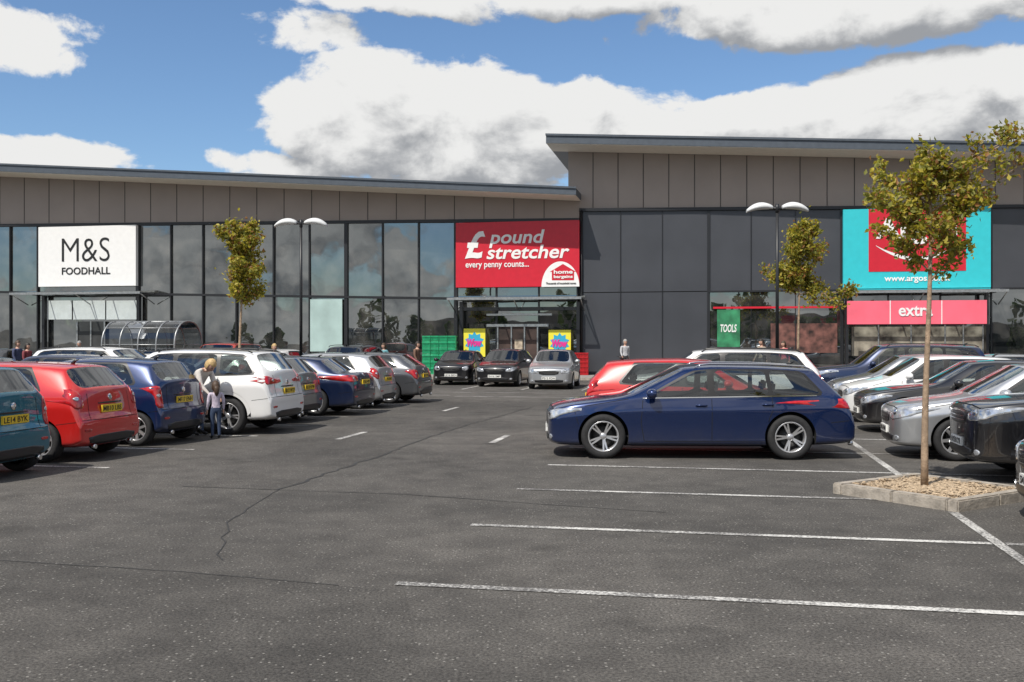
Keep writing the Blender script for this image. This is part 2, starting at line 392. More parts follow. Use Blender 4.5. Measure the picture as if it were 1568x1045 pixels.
        if T.get('chrome'):
            ribbon(bm,bvh,[(x(co+.22),belt(co+.2)+.008),(x(re),belt(re)+.015)],ax,3,w=.014,off=.006)
        sg=1 if ax=='L' else -1
        hs=[bp-.16]+([cp-.02] if T.get('doors',5)==5 else [])
        for s in hs:
            z=belt(s)-.11; h,n=caster(bvh,ax)(x(s),z)
            ym=h.y
            tube(bm,[(x(s)+.09,ym-.01*sg,z),(x(s)+.07,ym+.028*sg,z+.004),(x(s)-.07,ym+.028*sg,z+.004),(x(s)-.09,ym-.01*sg,z)],[.010,.014,.014,.010],6,6)
        ms=co+.36; mz=T['cz']+.07; my=sg*(W+.075)
        r=bmesh.ops.create_uvsphere(bm,u_segments=14,v_segments=10,radius=1)
        for v in r['verts']:
            c=v.co; px=max(-.55,c.x)
            v.co=Vector((x(ms)+px*.10,my+c.y*.105,mz+c.z*.075*(1+.15*c.x)))
        for f in {f for v in r['verts'] for f in v.link_faces}: f.material_index=6; f.smooth=True
        tube(bm,[(x(ms)-.01,sg*(W-.08),mz-.05),(x(ms),my,mz-.045)],.022,6,2)
        if T.get('rails'):
            yy=sg*(T['wr']*.90); z=H-.035
            tube(bm,[(x(ws+.12),yy,z-.03),(x(ws+.22),yy,z+.025),(x(bp),yy,z+.04),(x(cp),yy,z+.035),(x(re-.15),yy,z+.005),(x(re-.05),yy,z-.04)],.013,6,T.get('railmat',2))
    tube(bm,[(x(re-.25),0,H-.04),(x(re-.20),0,H+.01),(x(re-.14),0,H+.025)],[.03,.02,.006],6,2)
    for s in(1,-1):
        tube(bm,[(x(L-.06),s*.55*W,cl+.05),(x(L+.005),s*.55*W,cl+.05)],.034,10,3)
        xs=x(T['cowl']-.04); tube(bm,[(xs,s*.05+.05,T['cz']+.04),(xs-.14,s*.30+.02,T['cz']+.13)],.007,5,2)
    bxw=x(T['rb']-.02)
    tube(bm,[(bxw-.03,0,rz+.02),(bxw+.07,.22,rz+.10)],.008,5,2)
    return me_from(bm,'details',[M_lamp,M_red,M_trim,M_chrome,M_py,M_pw,M_trim,M_orange,M_arch])
def build_interior(T):
    bm=bmesh.new(); L=T['L']; x=lambda s:L/2-s; z0=T['cl']+.15; bz=T['cz']
    def rb(x0,x1,y0,y1,za,zb,tilt=0):
        b2=bmesh.new(); bbox(b2,x0,x1,y0,y1,za,zb); bmesh.ops.bevel(b2,geom=b2.edges[:],offset=.03,segments=2,affect='EDGES')
        for v in b2.verts: v.co.x-=tilt*(v.co.z-za)
        me=bpy.data.meshes.new('t'); b2.to_mesh(me); b2.free(); bm.from_mesh(me); bpy.data.meshes.remove(me)
    for s in (T['bp']-.02,T['cp']-.0):
        for y in(.36,-.36):
            rb(x(s)-.06,x(s)+.06,y-.23,y+.23,z0+.15,bz+.05,.2); rb(x(s)-.17,x(s)-.09,y-.13,y+.13,bz+.07,bz+.23,.1)
            rb(x(s),x(s)+.48,y-.24,y+.24,z0+.05,z0+.22)
    rb(x(T['cowl']+.42),x(T['cowl']+.10),-T['W']*.82,T['W']*.82,z0+.2,bz-.015)
    bbox(bm,x(L-.3),x(T['cowl']-.2),-T['W']*.8,T['W']*.8,z0,z0+.02)
    bbox(bm,x(T['rb']-.05),x(T['cp']+.15),-T['W']*.78,T['W']*.78,T['rz']-.12,T['rz']-.10)
    cx=x(T['cowl']+.55); pts=[(cx+.06*math.sin(t),-.36+.18*math.cos(t),bz-.03+.16*math.sin(t)) for t in [k*math.pi/8 for k in range(17)]]
    tube(bm,pts,.013,6)
    return me_from(bm,'interior',[M_int])
def build_wheel(r,n,style):
    bm=bmesh.new(); w=.105
    lathe(bm,[(r*.66,-w*.8),(r*.74,-w),(r*.9,-w),(r*.985,-w*.8),(r,-w*.5),(r,w*.5),(r*.985,w*.8),(r*.9,w),(r*.74,w),(r*.665,w*.82)],44,0)
    lathe(bm,[(r*.692,w*.92),(r*.665,w*.97),(r*.63,w*.85),(r*.60,w*.2),(r*.60,-w*.8)],44,1)
    lathe(bm,[(.001,-w*.3),(r*.61,-w*.3)],32,2)
    lathe(bm,[(.001,w*.0),(r*.45,w*.0),(r*.45,-w*.2)],32,3)
    lathe(bm,[(.001,w*.78),(r*.10,w*.76),(r*.155,w*.66),(r*.17,w*.2)],20,1)
    for i in range(n):
        a=2*math.pi*i/n
        for da in ((-.13,.13) if style=='twin' else (0,)):
            w0,w1=(r*.045,r*.035) if style=='twin' else (r*.085,r*.065)
            vs=[]
            for rad,hw,yo in((r*.10,w0,w*.66),(r*.35,(w0+w1)/2,w*.76),(r*.65,w1,w*.90)):
                aa=a+da*(.4 if rad<r*.2 else 1)
                c,s=math.cos(aa),math.sin(aa)
                for sg in(-1,1):
                    vs.append([bm.verts.new((rad*c-sg*hw*s,yy,rad*s+sg*hw*c)) for yy in(yo,yo-w*.35)])
            for j in(0,2):
                A0,B0,A1,B1=vs[j],vs[j+1],vs[j+2],vs[j+3]
                for q in((A0[0],B0[0],B1[0],A1[0]),(A0[0],A1[0],A1[1],A0[1]),(B0[0],B0[1],B1[1],B1[0])):
                    f=bm.faces.new(q); f.material_index=1
    bmesh.ops.recalc_face_normals(bm,faces=bm.faces[:])
    return me_from(bm,'wheel',[M_tyre,M_alloy,M_arch,M_dark],False)
def mk(L,W,H,cl,fo,wb,r,hz,cz,cowl,ws,bp,cp,re,rb,rz,bz,wr,**k):
    d=dict(L=L,W=W,H=H,cl=cl,r=r,hz=hz,cz=cz,cowl=cowl,ws=ws,bp=bp,cp=cp,re=re,rb=rb,rz=rz,bz=bz,wr=wr,wx=(L/2-fo,L/2-fo-wb)); d.update(k); return d
TYPES={
 'estate':mk(4.72,.92,1.44,.17,.88,2.82,.34,.77,.93,1.26,2.16,2.52,3.38,4.10,4.48,.98,.62,.68,quarter=True,rails=True,railmat=3,chrome=True,chromestrip=True,spk=5,style='twin',
     grille=[(.30,-.34),(.36,-.04),(-.36,-.04),(-.30,-.34)],tl=[(.50,-.20),(.52,-.07),(.88,-.05),(.97,-.10),(.95,-.22)],cname='estate_car'),
 'hatch':mk(3.97,.865,1.48,.17,.80,2.49,.305,.79,.96,.98,1.68,2.13,2.92,3.50,3.84,1.03,.62,.64,spk=8,style='one',cname='hatchback_car',
     tl=[(.72,-.22),(.76,.00),(.86,.06),(.94,.0),(.96,-.14),(.90,-.25)]),
 'city':mk(3.60,.83,1.50,.17,.72,2.38,.29,.83,1.00,.85,1.50,1.95,2.72,3.22,3.50,1.05,.62,.63,spk=7,style='one',cname='hatchback_car',
     tl=[(.76,-.40),(.78,-.04),(.90,-.02),(.95,-.08),(.94,-.40)]),
 'mini':mk(3.72,.85,1.41,.16,.70,2.47,.30,.81,.95,.95,1.48,1.98,2.70,3.22,3.56,1.00,.60,.66,spk=6,style='one',doors=3,cname='hatchback_car',
     hl=[(.55,-.14),(.54,-.06),(.62,.0),(.76,.02),(.84,-.04),(.82,-.12),(.70,-.17)],tl=[(.74,-.32),(.76,-.08),(.90,-.08),(.92,-.32)]),
 'suv':mk(4.48,.925,1.64,.23,.90,2.67,.36,.97,1.08,1.12,1.88,2.42,3.32,4.02,4.33,1.16,.72,.71,quarter=True,rails=True,clad=True,spk=5,style='twin',cname='suv_car',
     tl=[(.30,-.17),(.32,-.12),(.60,-.10),(.80,-.03),(.96,-.06),(.94,-.20),(.66,-.19)],rpz=.82),
 'suv2':mk(4.60,.95,1.72,.25,.87,2.74,.38,1.02,1.13,1.15,1.78,2.38,3.30,4.22,4.46,1.19,.74,.76,quarter=True,rails=True,clad=True,spk=7,style='one',cname='suv_car',
     tl=[(.70,-.30),(.72,-.06),(.92,-.05),(.96,-.12),(.94,-.30)],rpz=.92),
 'saloon':mk(4.63,.905,1.43,.16,.80,2.81,.335,.75,.92,1.38,2.12,2.52,3.28,3.62,4.12,1.00,.60,.66,deck=1.01,spk=10,style='one',cname='saloon_car',
     tl=[(.50,-.16),(.52,-.05),(.86,-.03),(.96,-.08),(.93,-.20),(.66,-.19)],rpz=.80),
 'bighatch':mk(4.50,.90,1.47,.17,.90,2.72,.32,.78,.94,1.20,1.98,2.42,3.24,3.78,4.32,1.03,.64,.67,spk=7,style='one',quarter=True,cname='hatchback_car',
     hl=[(.50,-.16),(.50,-.03),(.74,.05),(.90,.10),(.96,.04),(.90,-.10)]),
}
BUILT={}
def get_type(t):
    if t in BUILT: return BUILT[t]
    T=TYPES[t]; b=build_body(T); d=build_details(T,b); i=build_interior(T); w=build_wheel(T['r'],T['spk'],T['style'])
    BUILT[t]=(b,d,i,w); return BUILT[t]
def regplate():
    s='ABDEFHKLMNPRSTVWY'; return random.choice('SNPML')+random.choice(s)+str(random.choice([58,10,11,12,63,14,65,16,17]))+' '+''.join(random.choice(s) for _ in range(3))
def car(t,pnt,x,y,ang,text=False,scl=1.0):
    b,d,i,w=get_type(t); T=TYPES[t]
    e=empty(T['cname'],(x,y,.004),ang); e.scale=(scl,)*3
    o=mobj('body',b,e); s=o.material_slots[0]; s.link='OBJECT'; s.material=pnt
    o=mobj('lamps_and_trim',d,e); s=o.material_slots[6]; s.link='OBJECT'; s.material=pnt
    mobj('interior',i,e)
    k=0
    for wx in T['wx']:
        for sg in(1,-1):
            k+=1; mobj('wheel_%d'%k,w,e,(wx,sg*(T['W']-.125),T['r']),(0,random.uniform(0,3),0 if sg>0 else math.pi))
    if text:
        r=regplate(); me=text_mesh(r,'registration',M_char,.01,0,.01)
        xs=[v.co.x for v in me.vertices]; wd=max(xs)-min(xs); 
        for v in me.vertices: v.co=((v.co.x-min(xs)-wd/2)/wd*.47,(v.co.y-.35)*.105,v.co.z*.1)
        X,z=T['pf']; mobj('front_registration',me,e,(X+.018,0,z),(R(90),0,R(90)))
        X,z=T['pr']; mobj('rear_registration',me,e,(X-.018,0,z),(R(90),0,R(-90)))
    return e
pt={'teal':paint('teal',(.0,.13,.20)),'red':paint('red',(.55,.014,.012),.1),'blue':paint('dark_blue',(.007,.024,.095)),'audi':paint('deep_blue',(.003,.018,.085),.45,.22),
 'white':paint('white',(.76,.76,.75),0,.35),'silver':paint('silver',(.52,.53,.54),.7,.3),'grey':paint('grey',(.11,.115,.125),.6,.3),'black':paint('black',(.008,.008,.010),.2),
 'navy':paint('navy',(.008,.018,.06),.4),'green':paint('dark_green',(.01,.035,.03),.4),'orange':paint('orange_red',(.5,.04,.02),.1),'lgrey':paint('light_grey',(.28,.29,.30),.7,.3)}
HL=math.pi-A; HR=-A; HC=-math.pi/2-A; HA=math.pi/2-A
def place(t,c,a,b,h,text=False,jit=0,scl=1): x,y=P(a,b); return car(t,pt[c],x,y,h+R(jit),text,scl)
def Lh(t): return TYPES[t]['L']/2
# left aisle row, tails to the aisle
for t,c,ar,b,j in (('city','teal',-8.85,11.55,1),('hatch','red',-8.95,13.9,0),('city','blue',-9.05,16.3,-1),('suv','white',-8.1,18.55,1),('hatch','lgrey',-8.65,21.0,0),
                 ('saloon','navy',-8.2,23.4,0),('hatch','silver',-8.4,25.85,1),('bighatch','grey',-8.05,28.3,0)):
    place(t,c,ar-Lh(t),b,HL,True,j)
# facing row before the shops
place('mini','black',*(-10.2,41.0),HC,True,2); place('hatch','black',-8.0,39.9,HC,True,-2); place('hatch','silver',-5.75,38.3,HC,True,2)
# estate car in the foreground
car('estate',pt['audi'],2.92,16.0,R(177),True)
place('hatch','red',-2.25+Lh('hatch'),18.9,HR,True,0)
place('suv','white',2.4-Lh('suv'),21.4,HL,True,0)
place('saloon','black',3.0+Lh('saloon'),21.2,HL,True)
place('bighatch','silver',2.8+Lh('bighatch'),16.7,HL,True,-1)
place('suv','black',3.3+Lh('suv'),14.2,HL,True)
place('bighatch','black',3.1+Lh('bighatch'),10.5,HL,True)
place('hatch','white',3.0+Lh('hatch'),23.7,HL); place('suv2','navy',2.8+Lh('suv2'),28.4,HL); place('hatch','lgrey',3.0+Lh('hatch'),26.0,HL)
place('saloon','silver',8.0,31,HL)
for i,(t,c,b) in enumerate((('hatch','navy',24.5),('saloon','white',27),('suv','black',29.5),('hatch','silver',32),('bighatch','white',34.4),('suv','grey',22))):
    place(t,c,15.8,b,HL if i%2 else HR)
for t,c,b in (('bighatch','green',19.3),('hatch','navy',21.7),('suv','white',24.1),('saloon','white',26.5),('hatch','silver',28.9),('bighatch','white',31.3),('hatch','grey',33.6)):
    place(t,c,-15.6,b,HR if random.random()<.5 else HL)
for t,c,b in (('hatch','navy',25),('bighatch','silver',27.4),('saloon','black',29.8),('hatch','grey',32.2)):
    place(t,c,-27.5,b,HL)
for t,c,a in (('suv2','orange',-19.2),('hatch','black',-21.9),('bighatch','silver',-24.4),('hatch','grey',-29),('suv','silver',-31.6),('hatch','white',-16.6),('suv','grey',-13.4)):
    place(t,c,a,37.5,HC if random.random()<.5 else HA)
for t,c,a,b in (('hatch','red',-10.8,3),('suv','black',-11,-4),('saloon','silver',-11,-9),('hatch','white',5,-8),('bighatch','navy',0,-10.5),('suv','grey',5,-13),('hatch','blue',0,-16),('suv2','white',-11,-16)):
    place(t,c,a,b,HL)
# ------------------------------------------------------------------ GROUND
def asphalt(name,g):
    m=bpy.data.materials.new(name); m.use_nodes=True; nt=m.node_tree; b=nt.nodes['Principled BSDF']; N=nt.nodes.new; K=nt.links.new
    tc=N('ShaderNodeTexCoord')
    def noise(s,d=6,r=.5):
        n=N('ShaderNodeTexNoise'); n.inputs['Scale'].default_value=s; n.inputs['Detail'].default_value=d; n.inputs['Roughness'].default_value=r; K(tc.outputs['Object'],n.inputs['Vector']); return n
    big=noise(.20,5,.62); mid=noise(2.2,6,.65); fine=noise(48,4,.85)
    def ramp(src,p0,c0,p1,c1):
        r=N('ShaderNodeValToRGB'); e=r.color_ramp.elements; e[0].position=p0;e[1].position=p1; e[0].color=(*c0,1); e[1].color=(*c1,1); K(src,r.inputs['Fac']); return r
    r1=ramp(big.outputs['Fac'],.40,(.068*g,.064*g,.060*g),.60,(.104*g,.097*g,.090*g))
    r2=ramp(mid.outputs['Fac'],.35,(.78,.78,.78),.68,(1.15,1.15,1.14))
    r3=ramp(fine.outputs['Fac'],.38,(.42,.42,.42),.64,(1.7,1.7,1.67))
    def mul(a,c):
        x=N('ShaderNodeMix'); x.data_type='RGBA'; x.blend_type='MULTIPLY'; x.inputs[0].default_value=1; K(a,x.inputs[6]); K(c,x.inputs[7]); return x.outputs[2]
    c=mul(mul(r1.outputs[0],r2.outputs[0]),r3.outputs[0])
    vo=N('ShaderNodeTexVoronoi'); vo.inputs['Scale'].default_value=42; K(tc.outputs['Object'],vo.inputs['Vector'])
    sp=N('ShaderNodeSeparateColor'); K(vo.outputs['Color'],sp.inputs[0])
    gg=N('ShaderNodeMath'); gg.operation='GREATER_THAN'; gg.inputs[1].default_value=.93; K(sp.outputs[0],gg.inputs[0])
    l=N('ShaderNodeMath'); l.operation='LESS_THAN'; l.inputs[1].default_value=.34; K(vo.outputs['Distance'],l.inputs[0])
    an=N('ShaderNodeMath'); an.operation='MULTIPLY'; K(gg.outputs[0],an.inputs[0]); K(l.outputs[0],an.inputs[1])
    mx=N('ShaderNodeMix'); mx.data_type='RGBA'; K(an.outputs[0],mx.inputs[0]); K(c,mx.inputs[6]); mx.inputs[7].default_value=(.24,.23,.21,1)
    st=noise(.9,2,.5); rs=ramp(st.outputs['Fac'],.64,(1,1,1),.72,(.70,.70,.70)); c2=mul(mx.outputs[2],rs.outputs[0])
    K(c2,b.inputs['Base Color']); b.inputs['Roughness'].default_value=.88; b.inputs['Specular IOR Level'].default_value=.3
    bp=N('ShaderNodeBump'); bp.inputs['Strength'].default_value=.7; bp.inputs['Distance'].default_value=.01; K(fine.outputs['Fac'],bp.inputs['Height']); K(bp.outputs[0],b.inputs['Normal'])
    return m
M_asph=asphalt('asphalt',1.0); M_asph2=asphalt('asphalt_resurfaced',.88)
bm=bmesh.new(); s=500
vs=[bm.verts.new(p) for p in((-s,-s,0),(s,-s,0),(s,s,0),(-s,s,0))]; bm.faces.new(vs)
mobj('ground',me_from(bm,'ground',[M_asph]))
bm=bmesh.new(); pp_=[G(-600,840),G(0,858),G(280,876),G(620,905),G(700,1250),G(-900,1250)]
bm.faces.new([bm.verts.new((x,y,.0015)) for x,y in pp_][::-1])
pp_=[G(425,750),G(560,705),G(700,655),G(820,622),G(640,613),G(500,655),G(300,745)]
bm.faces.new([bm.verts.new((x,y,.0015)) for x,y in pp_])
mobj('resurfaced_asphalt',me_from(bm,'resurf',[M_asph2]))
def linepaint():
    m=bpy.data.materials.new('worn_line_paint'); m.use_nodes=True; nt=m.node_tree; b=nt.nodes['Principled BSDF']; N=nt.nodes.new; K=nt.links.new
    tc=N('ShaderNodeTexCoord'); n=N('ShaderNodeTexNoise'); n.inputs['Scale'].default_value=38; n.inputs['Detail'].default_value=6; n.inputs['Roughness'].default_value=.75; K(tc.outputs['Object'],n.inputs['Vector'])
    n2=N('ShaderNodeTexNoise'); n2.inputs['Scale'].default_value=1.3; K(tc.outputs['Object'],n2.inputs['Vector'])
    ad=N('ShaderNodeMath'); ad.operation='MULTIPLY_ADD'; ad.inputs[1].default_value=.5; K(n2.outputs['Fac'],ad.inputs[0]); K(n.outputs['Fac'],ad.inputs[2])
    r=N('ShaderNodeValToRGB'); e=r.color_ramp.elements; e[0].position=.66;e[1].position=.82; e[0].color=(.60,.59,.56,1); e[1].color=(.11,.105,.10,1); K(ad.outputs[0],r.inputs[0]); K(r.outputs[0],b.inputs['Base Color'])
    b.inputs['Roughness'].default_value=.7; return m
M_line=linepaint(); M_seam=pm('bitumen_joint',(.026,.025,.024),.7,var=.4,nscale=8)
def strip(bm,p,q,w,z=.006):
    p=Vector((*p,z)); q=Vector((*q,z)); d=(q-p).normalized(); n=Vector((-d.y,d.x,0))*w/2
    bm.faces.new([bm.verts.new(v) for v in(p-n,q-n,q+n,p+n)])
bm=bmesh.new(); W_=.10
for k in range(-6,11):
    b=7.08+2.4*k
    if k<=9: strip(bm,P(-2.25,b),P(2.49,b),W_); 
    isl=abs(b-11.88)<.1
    strip(bm,P(2.61 if not isl else 3.6,b),P(7.35,b),W_)
for b0,b1 in ((-20,11.15),(13.4,31)): strip(bm,P(2.55,b0),P(2.55,b1),W_)
for k in range(-6,10):
    b=8.0+2.4*k+ .35
    strip(bm,P(-13.05,b+2.0),P(-8.3,b+2.0),W_); strip(bm,P(-17.8,b+2.0),P(-13.17,b+2.0),W_)
strip(bm,P(-13.1,-5),P(-13.1,30),W_)
strip(bm,P(-9.2,33.9),P(-3.6,33.9),.10); strip(bm,P(-8.0,31.4),P(-2.4,31.4),.10)
for a in range(0,12): strip(bm,P(-4.4-2.25*a,36.0),P(-4.4-2.25*a,40.8),W_)
for a,b in((-6.6,18.0),(-3.7,17.9),(-3.7,25.5),(-6.6,25.5)): strip(bm,P(a,b-.75),P(a,b+.75),.12)
for k in range(8): strip(bm,P(13.4,20+2.4*k),P(18.1,20+2.4*k),W_)
mobj('parking_bay_markings',me_from(bm,'markings',[M_line]))
bm=bmesh.new()
def wig(pts,w,amp=.03,z=.004):
    out=[]
    for i in range(len(pts)-1):
        a=Vector(pts[i]);b=Vector(pts[i+1]); n=max(2,int((b-a).length/.25))
        for j in range(n): out.append(a.lerp(b,j/n)+Vector((random.uniform(-amp,amp),random.uniform(-amp,amp))))
    pv=None
    for i in range(len(out)-1):
        d=(out[i+1]-out[i]).normalized(); n=Vector((-d.y,d.x))*w*random.uniform(.35,.65)
        q=(bm.verts.new((*(out[i]+n),z)),bm.verts.new((*(out[i]-n),z)))
        if pv: bm.faces.new((pv[0],q[0],q[1],pv[1]))
        pv=q
wig([G(425,750),G(560,705),G(700,655),G(820,622)],.04,.05)
wig([G(0,858),G(280,876),G(620,905)],.016,.01); wig([G(280,745),G(425,750),G(620,757),G(830,772),G(1100,790)],.018,.01); wig([G(425,750),G(350,800),G(330,880)],.014,.03)
mobj('asphalt_cracks',me_from(bm,'cracks',[M_seam]))
# tree island
M_kerb=pm('concrete_kerb',(.32,.285,.24),.85,var=.3,nscale=9,bump=.4); M_chip=pm('bark_gravel',(.36,.26,.16),.95,var=.5,nscale=35,bump=1,bscale=60,col2=(.44,.34,.23))
isl=empty('kerbed_tree_island',(*P(2.60,12.28),0),R(45)-A)
S=.80; kb=.13
bm=bmesh.new()
for x0,x1,y0,y1 in((-S,S,-S,-S+kb),(-S,S,S-kb,S),(-S,-S+kb,-S+kb,S-kb),(S-kb,S,-S+kb,S-kb)):
    n=2
    for k in range(n):
        if x1-x0>.5: xa=x0+(x1-x0)*k/n+.004; xb=x0+(x1-x0)*(k+1)/n-.004; ya,yb=y0,y1
        else: xa,xb=x0,x1; ya=y0+(y1-y0)*k/n+.004; yb=y0+(y1-y0)*(k+1)/n-.004
        bbox(bm,xa,xb,ya,yb,-.02,.125)
bmesh.ops.bevel(bm,geom=bm.edges[:],offset=.015,segments=2,affect='EDGES')
mobj('kerb_stones',me_from(bm,'kerb',[M_kerb]),isl)
bm=bmesh.new(); bmesh.ops.create_grid(bm,x_segments=40,y_segments=40,size=S-kb)
for v in bm.verts: v.co.z=.10+random.uniform(-.008,.012)+.03*math.exp(-(v.co.x**2+v.co.y**2)*6)
for _ in range(900):
    p=Vector((random.uniform(-S+.1,S-.1),random.uniform(-S+.1,S-.1),.115+random.uniform(-.005,.01))); q=Matrix.Rotation(random.uniform(0,6),3,'Z')@Matrix.Rotation(random.uniform(-.5,.5),3,'X')
    l=random.uniform(.012,.03); w=random.uniform(.006,.014)
    bm.faces.new([bm.verts.new(p+q@Vector(c)) for c in((-l,-w,0),(l,-w,0),(l,w,0.004),(-l,w,0))])
mobj('gravel_bed',me_from(bm,'gravel',[M_chip]),isl)
# ------------------------------------------------------------------ BUILDINGS
CX,CY=3.38,50.0
def FX(px,d=0):
    k=(px-784)/F; return (k*(CY-d*CA)-CX+d*SA)/(CA+k*SA)
def FZ(px,py,d=0):
    s=FX(px,d); Z=CY-s*SA-d*CA; return CAMH+(522-py)/F*Z
def lin(p0,p1,d=0):
    s0,z0=FX(p0[0],d),FZ(*p0,d); s1,z1=FX(p1[0],d),FZ(*p1,d)
    return lambda s:z0+(z1-z0)*(s-s0)/(s1-s0)
M_clad=pm('brown_grey_cladding',(.325,.275,.243),.6,.0,var=.06,nscale=.6); M_joint=pm('panel_joint',(.05,.045,.04),.7)
M_fasc=pm('slate_fascia',(.085,.10,.12),.45,.3,var=.1); M_soff=pm('pale_soffit',(.80,.73,.62),.6,var=.05)
M_frame=pm('dark_frame',(.020,.021,.024),.4,.2); M_panel=pm('grey_panel',(.058,.061,.070),.38,.2,var=.12,nscale=.5)
M_steel=pm('galvanised_steel',(.35,.36,.36),.4,.7,var=.2,nscale=8)
M_roof=pm('roof_membrane',(.2,.2,.2),.8,var=.1)
def shopglass():
    m=bpy.data.materials.new('shop_glazing'); m.use_nodes=True; nt=m.node_tree; nt.nodes.clear(); N=nt.nodes.new; K=nt.links.new
    out=N('ShaderNodeOutputMaterial'); df=N('ShaderNodeBsdfDiffuse')
    gl=N('ShaderNodeBsdfGlossy'); gl.inputs['Roughness'].default_value=.01; gl.inputs['Color'].default_value=(.84,.88,.89,1)
    fr=N('ShaderNodeFresnel'); fr.inputs['IOR'].default_value=2.9
    tc=N('ShaderNodeTexCoord'); nz=N('ShaderNodeTexNoise'); nz.inputs['Scale'].default_value=.9; nz.inputs['Detail'].default_value=1; K(tc.outputs['Object'],nz.inputs['Vector'])
    n3=N('ShaderNodeTexNoise'); n3.inputs['Scale'].default_value=1.1; n3.inputs['Detail'].default_value=5; K(tc.outputs['Object'],n3.inputs['Vector'])
    rp=N('ShaderNodeValToRGB'); e=rp.color_ramp.elements; e[0].position=.42; e[1].position=.72; e[0].color=(.012,.014,.015,1); e[1].color=(.075,.072,.066,1); K(n3.outputs['Fac'],rp.inputs[0]); K(rp.outputs[0],df.inputs[0])
    bp=N('ShaderNodeBump'); bp.inputs['Strength'].default_value=.14; bp.inputs['Distance'].default_value=.03; K(nz.outputs['Fac'],bp.inputs['Height']); K(bp.outputs[0],gl.inputs['Normal'])
    mx=N('ShaderNodeMixShader'); K(fr.outputs[0],mx.inputs[0]); K(df.outputs[0],mx.inputs[1]); K(gl.outputs[0],mx.inputs[2]); K(mx.outputs[0],out.inputs[0]); return m
M_sg=shopglass()
rb1=empty('retail_building',(CX,CY,0),-A); rb2=empty('retail_building',(CX,CY,0),-A)
SL=-75.0; SR=48.0
gt=lin((0,343),(880,334)); mr_=lin((0,447),(700,457)); ev=lin((0,262),(880,298),2.0); et=lin((0,252),(880,288),2.0)
sE=FX(882,2.0); s0=-.56
prism('fascia_wall',[(SL,gt(SL)),(0,gt(0)),(0,ev(0)-.003),(SL,ev(SL)-.003)],0,.3,M_clad,rb1)
prism('core_wall',[(SL,0),(s0-.01,0),(s0-.01,ev(s0)-.003),(SL,ev(SL)-.003)],.31,28,M_clad,rb1)
prism('roof_slab',[(SL,ev(SL)),(s0-.01,ev(s0)),(s0-.01,et(s0)),(SL,et(SL))],.0,30,M_roof,rb1)
prism('eave_fascia',[(SL,ev(SL)),(sE,ev(sE)),(sE,et(sE)),(SL,et(SL))],-2.0,-.003,M_fasc,rb1)
prism('gutter_lip',[(SL,et(SL)-.02),(sE+.02,et(sE)-.02),(sE+.02,et(sE)+.07),(SL,et(SL)+.07)],-2.06,-2.003,M_fasc,rb1)
prism('soffit',[(SL,ev(SL)-.03),(sE-.02,ev(sE)-.03),(sE-.02,ev(sE)-.004),(SL,ev(SL)-.004)],-1.96,-.01,M_soff,rb1)
bm=bmesh.new()
step=(FX(880)-FX(0))/21.0
s=FX(0)-step*20
while s<-.3:
    z0,z1=gt(s),ev(s); bbox(bm,s-.018,s+.018,-.012,.0,z0+.02,z1-.04); s+=step
mobj('cladding_joints',me_from(bm,'joints',[M_joint]),rb1)
muls=[FX(p) for p in(16,58,211,262,311,362,419,474,530,586,641,698,760,825,884)]
st=muls[0]
while st>SL+2: st-=1.95; muls.insert(0,st)
bm=bmesh.new(); bf=bmesh.new()
for i in range(len(muls)-1):
    a,b=muls[i],muls[i+1]
    for (z0,z1) in ((lambda q:0.1,mr_),(mr_,gt)):
        ja,jb=[random.gauss(0,.0045) for _ in range(2)]
        zz=[z0(a),z0(b),z1(b),z1(a)]
        vs=[bm.verts.new((x,.06+ja*(x-a)+jb*(z-zz[0]),z)) for x,z in zip((a,b,b,a),zz)]; bm.faces.new(vs)
for p in muls:
    t=.09 if any(abs(p-FX(q))<.01 for q in(530,211,698)) else .035
    bbox(bf,p-t,p+t,-.06,.14,0,gt(p)-.15)
mobj('glazing',me_from(bm,'glazing',[M_sg]),rb1)
mobj('mullions',me_from(bf,'mullions',[M_frame]),rb1)
prism('head_frame',[(SL,gt(SL)-.15),(0,gt(0)-.15),(0,gt(0)-.002),(SL,gt(SL)-.002)],-.09,.2,M_frame,rb1)
prism('transom',[(SL,mr_(SL)-.06),(FX(698),mr_(FX(698))-.06),(FX(698),mr_(FX(698))+.06),(SL,mr_(SL)+.06)],-.085,.15,M_frame,rb1)
box('plinth',SL,-.01,-.04,.2,0,.12,M_frame,rb1)
prism('interior_backing',[(SL,.0),(-.02,.0),(-.02,gt(0)-.2),(SL,gt(SL)-.2)],.22,.29,M_frame,rb1)
gt2=lin((890,319),(1568,313)); ev2=lin((838,219),(1568,233),2.0); et2=lin((838,207),(1568,220),2.0); mr2=lin((890,448),(1518,441))
sW=FX(836,2.0)
prism('fascia_wall',[(s0,gt2(s0)),(SR,gt2(SR)),(SR,ev2(SR)-.003),(s0,ev2(s0)-.003)],.02,.3,M_clad,rb2)
prism('core_wall',[(s0,0),(SR,0),(SR,ev2(SR)-.003),(s0,ev2(s0)-.003)],.31,28,M_clad,rb2)
prism('roof_slab',[(sW,ev2(sW)),(SR,ev2(SR)),(SR,et2(SR)),(sW,et2(sW))],-2.0,30,M_fasc,rb2)
prism('gutter_lip',[(sW-.02,et2(sW)-.02),(SR,et2(SR)-.02),(SR,et2(SR)+.08),(sW-.02,et2(sW)+.08)],-2.06,-2.003,M_fasc,rb2)
prism('soffit',[(sW+.03,ev2(sW)-.03),(SR,ev2(SR)-.03),(SR,ev2(SR)-.004),(sW+.03,ev2(sW)-.004)],-1.96,-.01,M_soff,rb2)
bm=bmesh.new(); step=(FX(1546)-FX(908))/15.5; s=FX(908)
while s<SR-1: bbox(bm,s-.018,s+.018,.006,.02,gt2(s)+.02,ev2(s)-.04); s+=step
